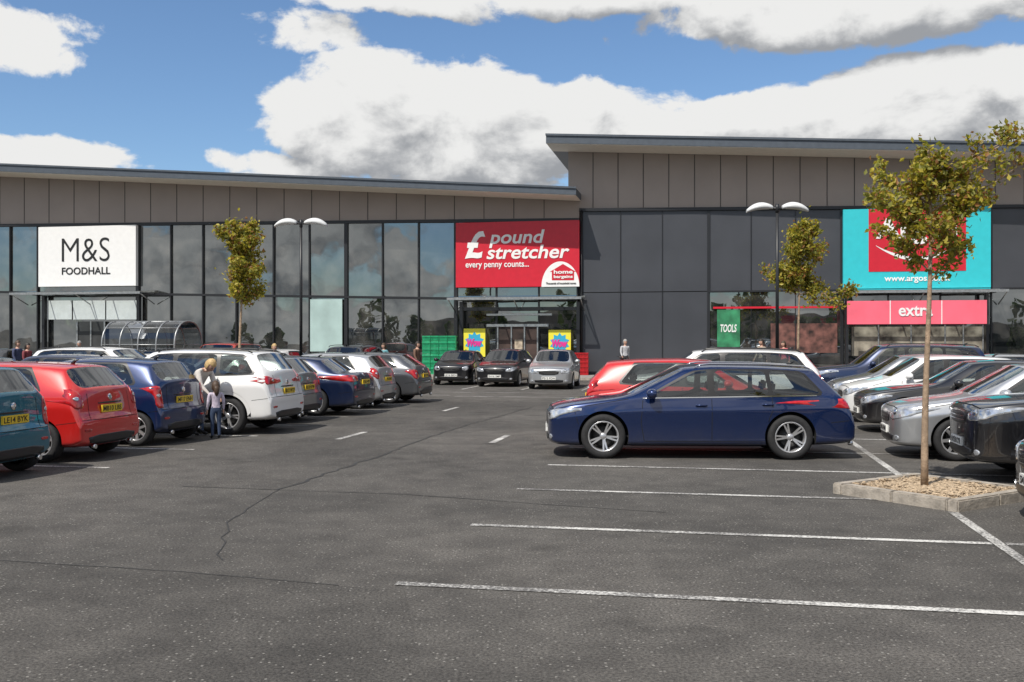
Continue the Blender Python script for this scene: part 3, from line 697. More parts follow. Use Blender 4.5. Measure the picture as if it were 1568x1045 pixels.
mobj('cladding_joints',me_from(bm,'joints',[M_joint]),rb2)
ps=[FX(p) for p in(889,950,1014,1085,1150,1218,1289,1360,1440,1518)]
while ps[-1]<SR-2.3: ps.append(ps[-1]+2.1)
bm=bmesh.new(); bg=bmesh.new(); bf=bmesh.new()
for i in range(len(ps)-1):
    a,b=ps[i]+.02,ps[i+1]-.02
    solid_low=i<3
    def quad(B,z0,z1,y,j=.0015):
        jj=random.gauss(0,j); vs=[B.verts.new((x,y+jj*(z-z0(a)),z)) for x,z in((a,z0(a)),(b,z0(b)),(b,z1(b)),(a,z1(a)))]; B.faces.new(vs)
    quad(bm,lambda s:mr2(s)+.02,lambda s:gt2(s)-.16,.05)
    if solid_low: quad(bm,lambda s:.12,lambda s:mr2(s)-.02,.05)
    else: quad(bg,lambda s:.12,lambda s:mr2(s)-.06,.07,.003)
for i,p in enumerate(ps):
    t=.07 if i in(3,6) else (.018 if i<6 else .03)
    bbox(bf,p-t,p+t,-.0+(0 if i<6 else -.03),.12,0,gt2(p)-.15)
mobj('grey_panels',me_from(bm,'panels',[M_panel]),rb2); mobj('glazing',me_from(bg,'glazing',[M_sg]),rb2); mobj('mullions',me_from(bf,'mullions',[M_frame]),rb2)
prism('joint_backing',[(.005,.0),(SR,.0),(SR,gt2(SR)-.2),(.005,gt2(0)-.2)],.16,.29,M_joint,rb2)
prism('head_frame',[(.0,gt2(0)-.15),(SR,gt2(SR)-.15),(SR,gt2(SR)-.002),(.0,gt2(0)-.002)],-.08,.2,M_frame,rb2)
a=FX(1085); prism('transom',[(a,mr2(a)-.06),(SR,mr2(SR)-.06),(SR,mr2(SR)+.02),(a,mr2(a)+.02)],-.05,.1,M_frame,rb2)
box('plinth',.01,SR,-.03,.2,0,.14,M_frame,rb2)
bm=bmesh.new(); tube(bm,[(.12,-.07,.1),(.12,-.07,gt2(0)-.1)],.05,8); mobj('downpipe',me_from(bm,'dp',[M_frame]),rb2)
def fb(name,x0,x1,y0,y1,d0,d1,mat,par,dref=None):
    dr=d1 if dref is None else dref
    return box(name,FX(x0,dr),FX(x1,dr),-d1,-d0,FZ((x0+x1)/2,y1,dr),FZ((x0+x1)/2,y0,dr),mat,par)
def ft(body,name,mat,par,x0,x1,y0,y1,d,**k):
    xm=(x0+x1)/2; return fit_text(body,name,mat,par,FX(x0,d),FX(x1,d),FZ(xm,y1,d),FZ(xm,y0,d),-d,**k)
def disc(name,px,py,rp,d,mat,par,a0=0,a1=360,squash=1):
    cx,cz=FX(px,d),FZ(px,py,d); sc=(FX(px+1,d)-FX(px,d)); bm=bmesh.new(); n=32
    ang=[R(a0+(a1-a0)*k/n) for k in range(n+1)]
    o=[bm.verts.new((cx+rp*sc*math.cos(t),-d,cz+rp*sc*squash*math.sin(t))) for t in ang]
    bm.faces.new(o if a1-a0<360 else o[:-1])
    return mobj(name,me_from(bm,name,[mat]),par)
M_sw=pm('sign_white',(.78,.78,.77),.45,var=.03); M_sr=pm('sign_red',(.55,.012,.03),.4,var=.05); M_st=pm('sign_teal',(.03,.50,.56),.4,var=.04); M_sb=pm('sign_black',(.012,.012,.012),.4)
M_pink=pm('banner_pink',(.85,.14,.20),.4,var=.1,nscale=1)
def sign(name): return empty(name,(CX,CY,0),-A)
s1=sign('white_shop_sign'); fb('panel',59,208,346,438,.05,.30,M_sw,s1); 
ft('M&S','lettering',M_sb,s1,95,168,364,400,.31,bold=-.012); ft('FOODHALL','sub_lettering',M_sb,s1,95,169,409,420,.31,bold=.012)
s2=sign('red_shop_sign'); fb('panel',698,887,339,439,.05,.30,M_sr,s2)
ft('£','pound_symbol',M_sw,s2,712,743,354,396,.31,bold=.03,shear=.15); ft('pound','lettering',M_sw,s2,749,834,352,379,.31,bold=.018,shear=.2); ft('stretcher','lettering_lower',M_sw,s2,745,872,375,396,.31,bold=.018,shear=.2)
ft('every penny counts...','strapline',M_sw,s2,713,810,401,412,.31,bold=.015)
disc('white_arch',858,438.8,29,.305,M_sw,s2,0,180,squash=1.32)
bm=bmesh.new(); d=.312
hp=[(845,429),(845,416),(842,416),(862,404),(882,416),(879,416),(879,429)]
bm.faces.new([bm.verts.new((FX(x,d),-d,FZ(x,y,d))) for x,y in hp]); mobj('house_symbol',me_from(bm,'house',[M_sr]),s2)
ft('home','house_text',M_sw,s2,848,877,413,419,.318,bold=.03); ft('bargains','house_text_lower',M_sw,s2,848,877,421,427,.318,bold=.03); ft('Thousands of household names','small_text',M_sb,s2,836,882,432,435,.318)
s3=sign('teal_shop_sign'); fb('panel',1291,1517,318,441,.05,.30,M_st,s3); fb('red_square',1330,1479,318.5,415,.302,.32,M_sr,s3,.32)
ft('Argos','lettering',M_sw,s3,1341,1466,333,374,.33,bold=.03); ft('www.argos.co.uk','web_address',M_sw,s3,1354,1455,421,433,.31,bold=.02)
bm=bmesh.new(); d=.33; up=[];lo=[]
for k in range(17):
    t=k/16; x=1341+124*t; y=376+20*math.sin(math.pi*t)**.9; th=6*math.sin(math.pi*t)+.6
    up.append(bm.verts.new((FX(x,d),-d,FZ(x,y-th/2,d)))); lo.append(bm.verts.new((FX(x,d),-d,FZ(x,y+th/2,d))))
for k in range(16): bm.faces.new((up[k],up[k+1],lo[k+1],lo[k]))
mobj('smile_swoosh',me_from(bm,'smile',[M_sw]),s3)
s4=sign('pink_banner_sign'); fb('panel',1297,1511,460,496,1.66,1.72,M_pink,s4)
for p in(1363,1442): fb('joint',p-.7,p+.7,460,496,1.722,1.73,M_sw,s4)
ft('extra','lettering',M_sw,s4,1376,1428,468,484,1.735,bold=.02)
def canopy(px0,px1,py,proj,name='entrance_canopy',raf=6):
    e=empty(name,(CX,CY,0),-A); x0,x1=FX(px0,proj),FX(px1,proj); z=FZ((px0+px1)/2,py,proj); 
    bm=bmesh.new(); bbox(bm,x0,x1,-proj,-proj+.07,z-.05,z+.07); bbox(bm,x0,x1,-.16,-.10,z+.10,z+.2)
    for k in range(raf+1):
        x=x0+.04+(x1-x0-.08)*k/raf; bbox(bm,x-.025,x+.025,-proj+.071,-.161,z+.01,z+.06)
    for k in(0,raf//2,raf):
        x=x0+.04+(x1-x0-.08)*k/raf; tube(bm,[(x,-proj+.1,z-.02),(x,-.09,z-.55)],.03,6)
    mobj('steel_frame',me_from(bm,'canopy',[M_steel]),e)
    bm=bmesh.new(); vs=[bm.verts.new(p) for p in((x0,-proj+.02,z+.09),(x1,-proj+.02,z+.09),(x1,-.1,z+.215),(x0,-.1,z+.215))]; bm.faces.new(vs)
    mobj('glass_roof',me_from(bm,'cg',[glass_mat('canopy_glass',(.8,.85,.85))]),e)
canopy(14,214,449,1.6); canopy(684,890,457,1.6); canopy(1291,1545,446,1.6)
ef=empty('shop_entrance',(CX,CY,0),-A)
M_wp=pm('white_backlit_panel',(.66,.70,.70),.4,var=.06); M_fr=pm('frosted_panel',(.36,.48,.46),.35,var=.15,nscale=1)
for a,b in((68,110),(112,161),(163,209)): fb('vinyl_panel',a,b,460,489,.09,.12,M_wp,ef)
for p in(66,211): fb('post',p-2,p+2,452,577,.1,.35,M_frame,ef)
M_win=pm('shop_interior_dark',(.03,.032,.033),.6,var=.5,nscale=1.2)
fb('door_opening',118,160,492,576,.085,.11,M_win,ef)
for p in(118,139,160): fb('door_frame',p-1,p+1,492,576,.12,.16,M_steel,ef)
fb('frosted_panel',475,524,458,538,.09,.11,M_fr,ef)
ef2=empty('shop_entrance',(CX,CY,0),-A)
for p in(706,885): fb('post',p-2.5,p+2.5,462,577,.2,.45,M_frame,ef2)
fb('lintel',706,885,470,475,.2,.4,M_frame,ef2); fb('door_head',745,840,496,500,.1,.2,M_steel,ef2)
fb('door_opening',762,823,500,577,.09,.11,pm('shop_interior_brown',(.05,.03,.025),.7,var=.6,nscale=1.5),ef2)
for p in(762,783,803,823): fb('door_stile',p-1,p+1,500,577,.12,.17,M_steel,ef2)
fb('fascia_lights',745,845,480,483,.12,.14,M_wp,ef2)
fb('stock',788,800,520,577,.12,.2,pm('stock_cream',(.4,.33,.25),.8,var=.5,nscale=4),ef2)
ef3=empty('shop_entrance',(CX,CY,0),-A)
for p in(1297,1512): fb('post',p-2,p+2,448,577,.5,.9,M_frame,ef3)
M_warm=pm('shop_display',(.10,.05,.04),.6,var=.9,nscale=1.6,col2=(.22,.2,.16)); fb('window_display',1304,1505,500,545,.075,.09,M_warm,ef3)
for p in(1345,1395,1420,1447,1475,1505): fb('door_frame',p-1,p+1,497,577,.1,.16,M_steel if p!=1420 else M_frame,ef3)
fb('window_display_strip',1092,1282,469,472,.0,.02,M_sr,ef3); fb('counter_display',1180,1282,495,540,-.06,-.02,pm('display_dark_red',(.05,.016,.012),.6,var=.95,nscale=2.5,col2=(.12,.05,.04)),ef3)
def poster(px0,px1,py0,py1,d,cols,title):
    e=empty('sale_poster',(CX,CY,0),-A); fb('board',px0,px1,py0,py1,d-.03,d,cols[0],e)
    cx=(px0+px1)/2; cy=(py0+py1)/2; bm=bmesh.new(); dd=d+.004; vs=[]
    for k in range(20):
        t=k*math.pi/10; r=(1 if k%2 else .72); x=cx+(px1-px0)*.46*r*math.cos(t); y=cy+(py1-py0)*.40*r*math.sin(t); vs.append(bm.verts.new((FX(x,dd),-dd,FZ(x,y,dd))))
    if title!='TOOLS': bm.faces.new(vs)
    mobj('starburst',me_from(bm,'star',[cols[1]]),e)
    ft(title,'poster_text',cols[2],e,px0+5,px1-5,cy-6,cy+6,d+.01,bold=.06 if title!='TOOLS' else .02,shear=.2)
M_pyel=pm('poster_yellow',(.75,.68,.05),.5); M_pblu=pm('poster_blue',(.03,.35,.55),.5); M_ppk=pm('poster_pink',(.65,.03,.25),.5); M_pgr=pm('poster_green',(.03,.20,.09),.5,var=.5,nscale=2)
poster(710,743,503,546,.5,(M_pyel,M_pblu,M_ppk),'Wow'); poster(840,874,505,546,.5,(M_pyel,M_pblu,M_ppk),'Wow'); 
poster(1098,1133,474,531,.0,(M_pgr,M_sw,M_sw),'TOOLS')
def crates(name,px0,px1,rows,cols_,mat,h=.30,d=1.2):
    x0,x1=FX(px0,d),FX(px1,d); e=empty(name,(CX,CY,.125),-A); bm=bmesh.new(); w=(x1-x0)/cols_
    for c in range(cols_):
        for r in range(rows):
            a=x0+c*w+.02; b=x0+(c+1)*w-.02; z=r*h
            bbox(bm,a,b,-d,-d+.4,z,z+h*.12); bbox(bm,a-.01,b+.01,-d-.01,-d+.41,z+h*.82,z+h*.96)
            n=6
            for k in range(n+1): xx=a+(b-a-.02)*k/n; bbox(bm,xx,xx+.02,-d+.005,-d+.02,z+h*.12,z+h*.82)
            bbox(bm,a+.02,b-.02,-d+.05,-d+.38,z+h*.2,z+h*.8)
    mobj('crates',me_from(bm,'crates',[mat]),e)
crates('green_crate_stack',646,698,6,4,pm('green_plastic',(.02,.36,.16),.4,var=.2,nscale=6),.325); crates('red_basket_stack',872,901,5,2,pm('red_plastic',(.50,.015,.02),.4,var=.2,nscale=6),.22,1.0)
M_pave=pm('concrete_paving',(.26,.25,.235),.85,var=.15,nscale=3,bump=.2)
pv=empty('pavement',(CX,CY,0),-A); box('paving_slab',SL,SR,-4.2,-.06,-.05,.12,M_pave,pv); box('kerb',SL,SR,-4.34,-4.205,-.05,.125,M_kerb,pv,.015)
ob=empty('retail_building',(-6,-75,0),-A)
prism('walls',[(-60,0),(60,0),(60,5.5),(-60,6.5)],-20,0,M_clad,ob); box('glazed_front',-59,59,.01,.1,.2,3.5,M_frame,ob); box('red_fascia_sign',4,16,.11,.3,3.6,5.2,M_sr,ob); box('blue_fascia_sign',-20,-8,.11,.3,3.6,5.2,pm('sign_blue',(.03,.12,.45),.4),ob)
# ------------------------------------------------------------------ LAMPS
def street_lamp(x,y,H,rz):
    e=empty('street_lamp',(x,y,0),rz); bm=bmesh.new()
    tube(bm,[(0,0,0),(0,0,1.1)],.085,12); tube(bm,[(0,0,1.1),(0,0,H)],[.055,.045],12); tube(bm,[(-.25,0,H-.02),(.25,0,H-.02)],.035,8); tube(bm,[(0,0,H-.15),(0,0,H+.12)],.06,8)
    mobj('column',me_from(bm,'col',[M_frame]),e)
    bm=bmesh.new()
    for sg in(-1,1):
        n=12; ring_prev=None
        for i in range(n+1):
            t=i/n; x=sg*(.14+.80*t); w=.24*math.sin(math.pi*min(1,.12+.80*t))**.6; th=.17*math.sin(math.pi*(.1+.82*t))**.6; zc=H-.02+.10*math.sin(math.pi*.5*t)-.20*t*t
            ring=[bm.verts.new((x,w*math.cos(a),zc+th*math.sin(a)*(1 if math.sin(a)>0 else .3))) for a in [k*math.pi/6 for k in range(12)]]
            if ring_prev:
                for k in range(12): f=bm.faces.new((ring_prev[k],ring_prev[(k+1)%12],ring[(k+1)%12],ring[k])); f.smooth=True
            else: bm.faces.new(ring)
            ring_prev=ring
        bm.faces.new(ring_prev)
    bmesh.ops.recalc_face_normals(bm,faces=bm.faces[:])
    mobj('lantern_heads',me_from(bm,'heads',[pm('lantern_shell',(.62,.63,.63),.4,.0,var=.05)]),e)
def PX(px,Z): return ((px-784)/F*Z,Z)
street_lamp(*PX(461,35),5.95,-A*.5); street_lamp(*PX(1190,31),5.95,-A*.5)
# ------------------------------------------------------------------ TREES
def leafmat(name,col):
    m=pm(name,col,.55,var=.35,nscale=3); nt=m.node_tree; b=nt.nodes['Principled BSDF']; out=nt.nodes['Material Output']
    t=nt.nodes.new('ShaderNodeBsdfTranslucent'); t.inputs[0].default_value=(col[0]*1.5,col[1]*1.6,col[2],1); mx=nt.nodes.new('ShaderNodeMixShader'); mx.inputs[0].default_value=.4
    nt.links.new(b.outputs[0],mx.inputs[1]); nt.links.new(t.outputs[0],mx.inputs[2]); nt.links.new(mx.outputs[0],out.inputs[0]); return m
M_l1=leafmat('leaf_olive',(.20,.20,.032)); M_l2=leafmat('leaf_yellow',(.40,.33,.045)); M_l3=leafmat('leaf_rust',(.26,.12,.035)); M_bark=pm('bark',(.30,.215,.145),.9,var=.35,nscale=14,bump=.5)
def tree(x,y,z0,H,crown0,Wd,seed,nbr,leaf,tr,lean=0,lpc=14,extra=()):
    rnd=random.Random(seed); e=empty('young_tree',(x,y,z0),0)
    bm=bmesh.new(); bl=bmesh.new()
    n=12; tp=[]
    for i in range(n+1):
        t=i/n; tp.append(Vector((lean*t+.05*math.sin(t*5+seed)*t,.04*math.cos(t*4+seed)*t,H*.95*t)))
    tube(bm,tp,[tr*(1-.80*(i/n)) +.004 for i in range(n+1)],9)
    def tpos(z):
        t=min(.999,max(0,z/(H*.95)))*n; i=int(t); return tp[i].lerp(tp[i+1],t-i)
    def leaves(c,k,rad):
        for _ in range(k):
            p=c+Vector([rnd.gauss(0,rad) for _ in range(3)])
            d=Vector([rnd.gauss(0,1) for _ in range(3)]).normalized(); s_=leaf*rnd.uniform(.6,1.2); u=d.orthogonal().normalized()
            u=(Matrix.Rotation(rnd.uniform(0,6.28),3,d)@u); v=d.cross(u)
            a=bl.verts.new(p-u*s_*.6); b=bl.verts.new(p+v*s_*.38+d*s_*.12); c2=bl.verts.new(p+u*s_*.7); d2=bl.verts.new(p-v*s_*.38+d*s_*.12)
            f=bl.faces.new((a,b,c2,d2)); f.material_index=rnd.choices((0,1,2),(.46,.40,.14))[0]
    def branch(p0,dr,L,r,depth):
        m=5; pts=[p0]; d=dr.copy()
        for i in range(m):
            d=(d+Vector((rnd.gauss(0,.16),rnd.gauss(0,.16),rnd.gauss(.03,.10)))).normalized()
            nx=pts[-1]+d*L/m
            if nx.z>H: nx.z=H-rnd.random()*.1
            pts.append(nx)
        tube(bm,pts,[r*(1-.75*i/m)+.0015 for i in range(m+1)],6)
        for i in range(1,m+1):
            if depth<2:
                if rnd.random()<(.85 if depth==0 else .5):
                    sd=(d+Vector((rnd.gauss(0,.8),rnd.gauss(0,.8),rnd.gauss(.05,.45)))).normalized()
                    branch(pts[i],sd,L*rnd.uniform(.28,.5),r*.45,depth+1)
            if depth>=1 and rnd.random()<.75: leaves(pts[i],int(lpc*rnd.uniform(.3,1.4)),leaf*.9)
            elif depth==0 and i>=3: leaves(pts[i],lpc//2,leaf*1.0)
    for i in range(nbr):
        t=(i+rnd.random()*.6)/nbr; z=crown0+(H*.90-crown0)*t; az=i*2.4+rnd.uniform(-.4,.4)
        prof=math.sin(math.pi*(.22+.62*t)); L=Wd*prof*rnd.uniform(.5,1.25); el=R(rnd.uniform(15,45)+22*t)
        branch(tpos(z),Vector((math.cos(az)*math.cos(el),math.sin(az)*math.cos(el),math.sin(el))),L,tr*.34*(1-.5*t),0)
    for (z,vec,L) in extra: branch(tpos(z),Vector(vec).normalized(),L,tr*.36,0)
    leaves(tpos(H*.95),14,leaf*2)
    mobj('trunk_and_limbs',me_from(bm,'trunk',[M_bark]),e); mobj('foliage',me_from(bl,'leaves',[M_l1,M_l2,M_l3]),e)
    return e
ti=P(2.50,12.28)
tree(ti[0],ti[1],.10,4.12,2.35,.68,5,11,.060,.040,lean=.06,lpc=8,extra=((3.2,(1,.1,.42),1.05),(2.95,(-1,0,.28),.80),(3.5,(.9,-.2,.40),.85),(2.8,(.9,.2,.8),.6),(3.3,(-.8,.2,.7),.6)))
tree(*PX(365,34),0,6.1,3.1,.85,11,17,.115,.05,lean=.15,lpc=9); tree(*PX(1222,34),0,6.1,3.3,.85,23,16,.115,.05,lean=.05,lpc=9,extra=((3.4,(1,0,.2),1.4),(3.5,(-1,0,.3),1.1)))
rnd=random.Random(3); bl=bmesh.new()
for k in range(48):
    cx=-95+k*4.2+rnd.uniform(-2,2); cy=-62+rnd.uniform(-3,3)+abs(cx)*.08; hh=rnd.choice([4,5,6.5,8.5]) 
    for _ in range(150):
        a=rnd.uniform(0,6.28); z=rnd.uniform(.12,1); r=hh*.3*math.sin(math.pi*min(1,z*.9+.05))**.5*rnd.uniform(.5,1)
        p=Vector((cx+r*math.cos(a),cy+r*math.sin(a),hh*z)); d=Vector([rnd.gauss(0,1) for _ in range(3)]).normalized(); u=d.orthogonal().normalized()*rnd.uniform(.3,.6); v=d.cross(u)
        bl.faces.new([bl.verts.new(q) for q in(p-u,p+v,p+u,p-v)])
mobj('distant_trees',me_from(bl,'woods',[leafmat('leaf_dark',(.045,.07,.02))]))
# ------------------------------------------------------------------ TROLLEY SHELTER
def shelter(x,y,rz):
    e=empty('trolley_shelter',(x,y,0),rz); bm=bmesh.new(); bg=bmesh.new(); L=3.2; w=1.1; H=2.6; rr=.95
    prof=[(-w,0),(-w,H-rr)]+[(-w+rr-rr*math.cos(t),H-rr+rr*math.sin(t)) for t in [k*math.pi/12 for k in range(1,7)]]
    prof=prof+[(-q[0],q[1]) for q in prof[::-1]]
    xs=[-L/2+L*k/4 for k in range(5)]
    for xx in xs: tube(bm,[(xx,p[0],p[1]) for p in prof],.035,6)
    for k in(1,4,7,8,11,14):
        if k<len(prof): tube(bm,[(-L/2,prof[k][0],prof[k][1]),(L/2,prof[k][0],prof[k][1])],.022,6)
    for k in range(len(prof)-1):
        bg.faces.new([bg.verts.new(q) for q in((-L/2,prof[k][0],prof[k][1]),(L/2,prof[k][0],prof[k][1]),(L/2,prof[k+1][0],prof[k+1][1]),(-L/2,prof[k+1][0],prof[k+1][1]))])
    mobj('frame',me_from(bm,'f',[M_steel]),e); mobj('clear_panels',me_from(bg,'g',[glass_mat('polycarbonate',(.50,.51,.51),1.35,.04)]),e)
    bm=bmesh.new()
    for k in range(7):
        xx=-1.3+k*.36
        for yy in(-.5,.5):
            for q in range(5): tube(bm,[(xx,yy-.22+.11*q,.35),(xx,yy-.24+.12*q,.95)],.008,4)
            tube(bm,[(xx,yy-.26,.96),(xx,yy+.26,.96)],.014,5); tube(bm,[(xx,yy-.24,.35),(xx,yy+.24,.35)],.010,5)
    mobj('trolleys',me_from(bm,'t',[M_steel]),e)
shelter(*PX(234,41),-A)
bpy.context.view_layer.update()
# ------------------------------------------------------------------ PEOPLE
M_skin=pm('skin',(.50,.30,.22),.55,var=.06)
def cloth(n,c): return pm('cloth_'+n,c,.85,var=.15,nscale=12,bump=.3,bscale=25)
def skin_mesh(joints,edges,rad,levels=2,root=0):
    me=bpy.data.meshes.new('sk'); me.from_pydata([Vector(j) for j in joints],edges,[]); o=mobj('tmp',me)
    md=o.modifiers.new('s','SKIN'); md.use_smooth_shade=True
    for i,v in enumerate(me.skin_vertices[0].data):
        r=rad[i]; v.radius=r if isinstance(r,tuple) else (r,r); v.use_root=(i==root)
    s=o.modifiers.new('u','SUBSURF'); s.levels=levels; s.render_levels=levels
    m=eval_mesh(o); bpy.data.objects.remove(o); return m
def person(name,x,y,rz,H,top,bottom,hairc,pose='stand',hair='short',shoes=None,z0=0,wide=1.0,sleeve=True):
    e=empty(name,(x,y,z0),rz)
    J={'pel':(0,0,.53),'wai':(0,0,.61),'che':(0,0,.73),'nek':(0,0,.825),'hed':(0,-.005,.87),
       'shL':(.105,0,.795),'elL':(.135,.015,.64),'wrL':(.14,-.03,.50),'shR':(-.105,0,.795),'elR':(-.135,.015,.64),'wrR':(-.14,-.03,.50),
       'hiL':(.052,0,.50),'knL':(.058,-.01,.28),'anL':(.06,.01,.045),'toL':(.068,-.075,.022),'hiR':(-.052,0,.50),'knR':(-.058,-.01,.28),'anR':(-.06,.01,.045),'toR':(-.068,-.075,.022)}
    if pose=='walk':
        J.update({'knL':(.055,-.07,.29),'anL':(.055,-.09,.05),'toL':(.06,-.17,.035),'knR':(-.055,.03,.28),'anR':(-.055,.13,.075),'toR':(-.06,.06,.022),'elL':(.13,.06,.65),'wrL':(.13,.05,.51),'elR':(-.13,-.02,.64),'wrR':(-.13,-.09,.53)})
    if pose=='bend':
        J.update({'pel':(0,.08,.53),'wai':(0,.05,.605),'che':(0,-.045,.70),'nek':(0,-.12,.765),'hed':(0,-.15,.785),'shL':(.10,-.09,.73),'shR':(-.10,-.09,.73),
           'elL':(.11,-.14,.58),'wrL':(.08,-.23,.46),'elR':(-.11,-.15,.58),'wrR':(-.07,-.25,.47),'hiL':(.052,.07,.50),'hiR':(-.052,.07,.50),'knL':(.055,.02,.28),'knR':(-.055,.01,.28)})
    rad={'pel':(.082,.062),'wai':(.070,.052),'che':(.088,.060),'nek':.030,'hed':.030,'sh':.040,'el':.027,'wr':.017,'hi':.056,'kn':.036,'an':.024,'to':.022}
    names=list(J); idx={n:i for i,n in enumerate(names)}
    E=[('pel','wai'),('wai','che'),('che','nek'),('nek','hed'),('che','shL'),('shL','elL'),('elL','wrL'),('che','shR'),('shR','elR'),('elR','wrR'),('pel','hiL'),('hiL','knL'),('knL','anL'),('anL','toL'),('pel','hiR'),('hiR','knR'),('knR','anR'),('anR','toR')]
    pts=[Vector(J[n])*H for n in names]
    rr=[]
    for n in names:
        r=rad.get(n) or rad[n[:2]]; r=tuple(q*H*wide for q in r) if isinstance(r,tuple) else r*H*(wide if n[:2] in('hi','sh') else 1); rr.append(r)
    me=skin_mesh(pts,[(idx[a],idx[b]) for a,b in E],rr)
    me.materials.clear()
    for m in(top,bottom,M_skin,shoes or M_sb): me.materials.append(m)
    seg={('nek','hed'):2}; 
    for a,b in E:
        if a[:2] in('hi','kn') or b[:2]=='hi' : seg[(a,b)]=1
        if a[:2]=='an': seg[(a,b)]=3
    for p in me.polygons:
        c=p.center; best=None
        for a,b in E:
            A_,B_=Vector(J[a])*H,Vector(J[b])*H; d=B_-A_; t=max(0,min(1,(c-A_).dot(d)/d.length_squared)); dist=(c-(A_+d*t)).length
            if best is None or dist<best[0]: best=(dist,(a,b),t)
        k=seg.get(best[1],0)
        if best[1]==('pel','wai') and best[2]<.25: k=1
        if best[1]==('che','nek') and best[2]>.85: k=2
        if best[1][0][:2]=='el' and (not sleeve or best[2]>.88): k=2
        if best[1][0][:2]=='kn' and best[2]>.93: k=3
        p.material_index=k; p.use_smooth=True
    mobj('clothed_body',me,e)
    nk=Vector(J['nek'])*H; hd=Vector(J['hed'])*H; dr=(hd-nk).normalized()
    face_down = pose=='bend'
    hc=hd+dr*.045*H
    bm=bmesh.new(); bmesh.ops.create_uvsphere(bm,u_segments=20,v_segments=16,radius=1)
    hr=.066*H if H>1.3 else .085*H
    for v in bm.verts:
        x_,y_,z_=v.co
        sx=.74-(.16 if z_<-.3 else 0)*(-z_-.3)*1.4; yy=y_*.92
        if y_<-.7 and abs(x_)<.22 and -.25<z_<.15: yy-=.16*(1-abs(x_)/.22)
        if z_<-.55 and y_<0: yy-=.05
        if y_<-.6 and .1<z_<.3 and .15<abs(x_)<.5: yy+=.05
        v.co=Vector((x_*sx,yy,z_*1.12))*hr
    for f in bm.faces: f.smooth=True
    for sg in(-1,1):
        q=bmesh.ops.create_uvsphere(bm,u_segments=8,v_segments=6,radius=1)
        for v in q['verts']: v.co=Vector((sg*.74*hr+v.co.x*.08*hr,.08*hr+v.co.y*.14*hr,-.02*hr+v.co.z*.24*hr))
        q=bmesh.ops.create_uvsphere(bm,u_segments=8,v_segments=6,radius=.10*hr)
        for v in q['verts']: v.co+=Vector((sg*.30*hr,-.80*hr,.10*hr))
        for f in {f for v in q['verts'] for f in v.link_faces}: f.material_index=1
    bbox(bm,-.20*hr,.20*hr,-.90*hr,-.80*hr,-.46*hr,-.40*hr,2)
    tilt=R(48) if face_down else R(8)
    mobj('head',me_from(bm,'head',[M_skin,M_sb,pm('lips',(.35,.10,.09),.5)]),e,hc,(tilt,0,0))
    bm=bmesh.new(); bmesh.ops.create_uvsphere(bm,u_segments=20,v_segments=16,radius=1)
    for v in bm.verts:
        x_,y_,z_=v.co; v.co=Vector((x_*.84,y_*1.0+.06,z_*1.2+.05))*hr*1.02
    dele=[f for f in bm.faces if (f.calc_center_median().y/hr<-.25 and f.calc_center_median().z/hr<.62) or f.calc_center_median().z/hr<(-.35 if hair=='short' else -.9)]
    bmesh.ops.delete(bm,geom=dele,context='FACES')
    if hair=='long':
        q=[Vector((0,.55*hr,.1*hr)),Vector((0,.70*hr,-.6*hr)),Vector((0,.60*hr,-1.4*hr)),Vector((0,.5*hr,-2.0*hr))]; tube(bm,q,[.5*hr,.58*hr,.48*hr,.2*hr],12)
    for v in bm.verts: v.co+=Vector([random.gauss(0,.012*hr) for _ in range(3)])
    for f in bm.faces: f.smooth=True
    mobj('hair',me_from(bm,'hair',[pm('hair_'+hairc[0],hairc[1],.6,var=.4,nscale=40)]),e,hc,(tilt,0,0))
    s_=H/1.7
    for sd in('L','R'):
        w=Vector(J['wr'+sd])*H; el=Vector(J['el'+sd])*H; d=(w-el).normalized(); sg=1 if sd=='L' else -1
        side=Vector((0,-1,0)); side=(side-d*side.dot(d)).normalized(); nrm=d.cross(side)
        V=[w-d*.01,w+d*.045*s_,w+d*.085*s_]; Ed=[(0,1),(1,2)]; Rd=[.020*s_,.028*s_,.026*s_]
        for k,(o,l) in enumerate(((.030,.062),(.011,.072),(-.010,.067),(-.030,.052))):
            b=w+d*.080*s_+side*o*s_; i0=len(V); cur=nrm*(-sg)*.012*s_
            V+= [b,b+d*l*.5*s_+cur*.4,b+d*l*.9*s_+cur*1.6]; Ed+=[(2,i0),(i0,i0+1),(i0+1,i0+2)]; Rd+=[.010*s_,.0085*s_,.007*s_]
        i0=len(V); b=w+d*.03*s_+side*.034*s_; V+=[b,b+(d*.6+side*.6)*.035*s_,b+(d*.95+side*.45)*.06*s_]; Ed+=[(1,i0),(i0,i0+1),(i0+1,i0+2)]; Rd+=[.012*s_,.010*s_,.008*s_]
        hm=skin_mesh(V,Ed,Rd,1,1); hm.materials.clear(); hm.materials.append(M_skin); mobj('hand_'+sd.lower(),hm,e)
    return e
blonde=('blonde',(.45,.31,.14)); brown=('brown',(.06,.035,.02)); dk=('dark',(.02,.015,.012)); grey=('grey',(.3,.29,.28))
x,y=P(-9.45,17.42); person('woman',x,y,R(62),1.66,cloth('cream',(.60,.56,.52)),cloth('denim',(.05,.08,.15)),blonde,'bend','bob')
x,y=P(-8.85,16.95); person('child',x,y,R(-150),1.05,cloth('lilac',(.52,.46,.55)),cloth('navy_leggings',(.03,.05,.10)),brown,'stand','long')
def pp(name,px,Z,*a,**k): x,y=PX(px,Z); return person(name,x,y,*a,**k)
pp('man',957,47.2,R(20),1.78,cloth('pale_grey',(.45,.45,.47)),cloth('dark',(.03,.03,.035)),grey,'walk',z0=.12)
pp('man',639,42.5,R(60),1.80,cloth('brown_jacket',(.16,.09,.06)),cloth('dark',(.03,.03,.035)),dk,'walk')
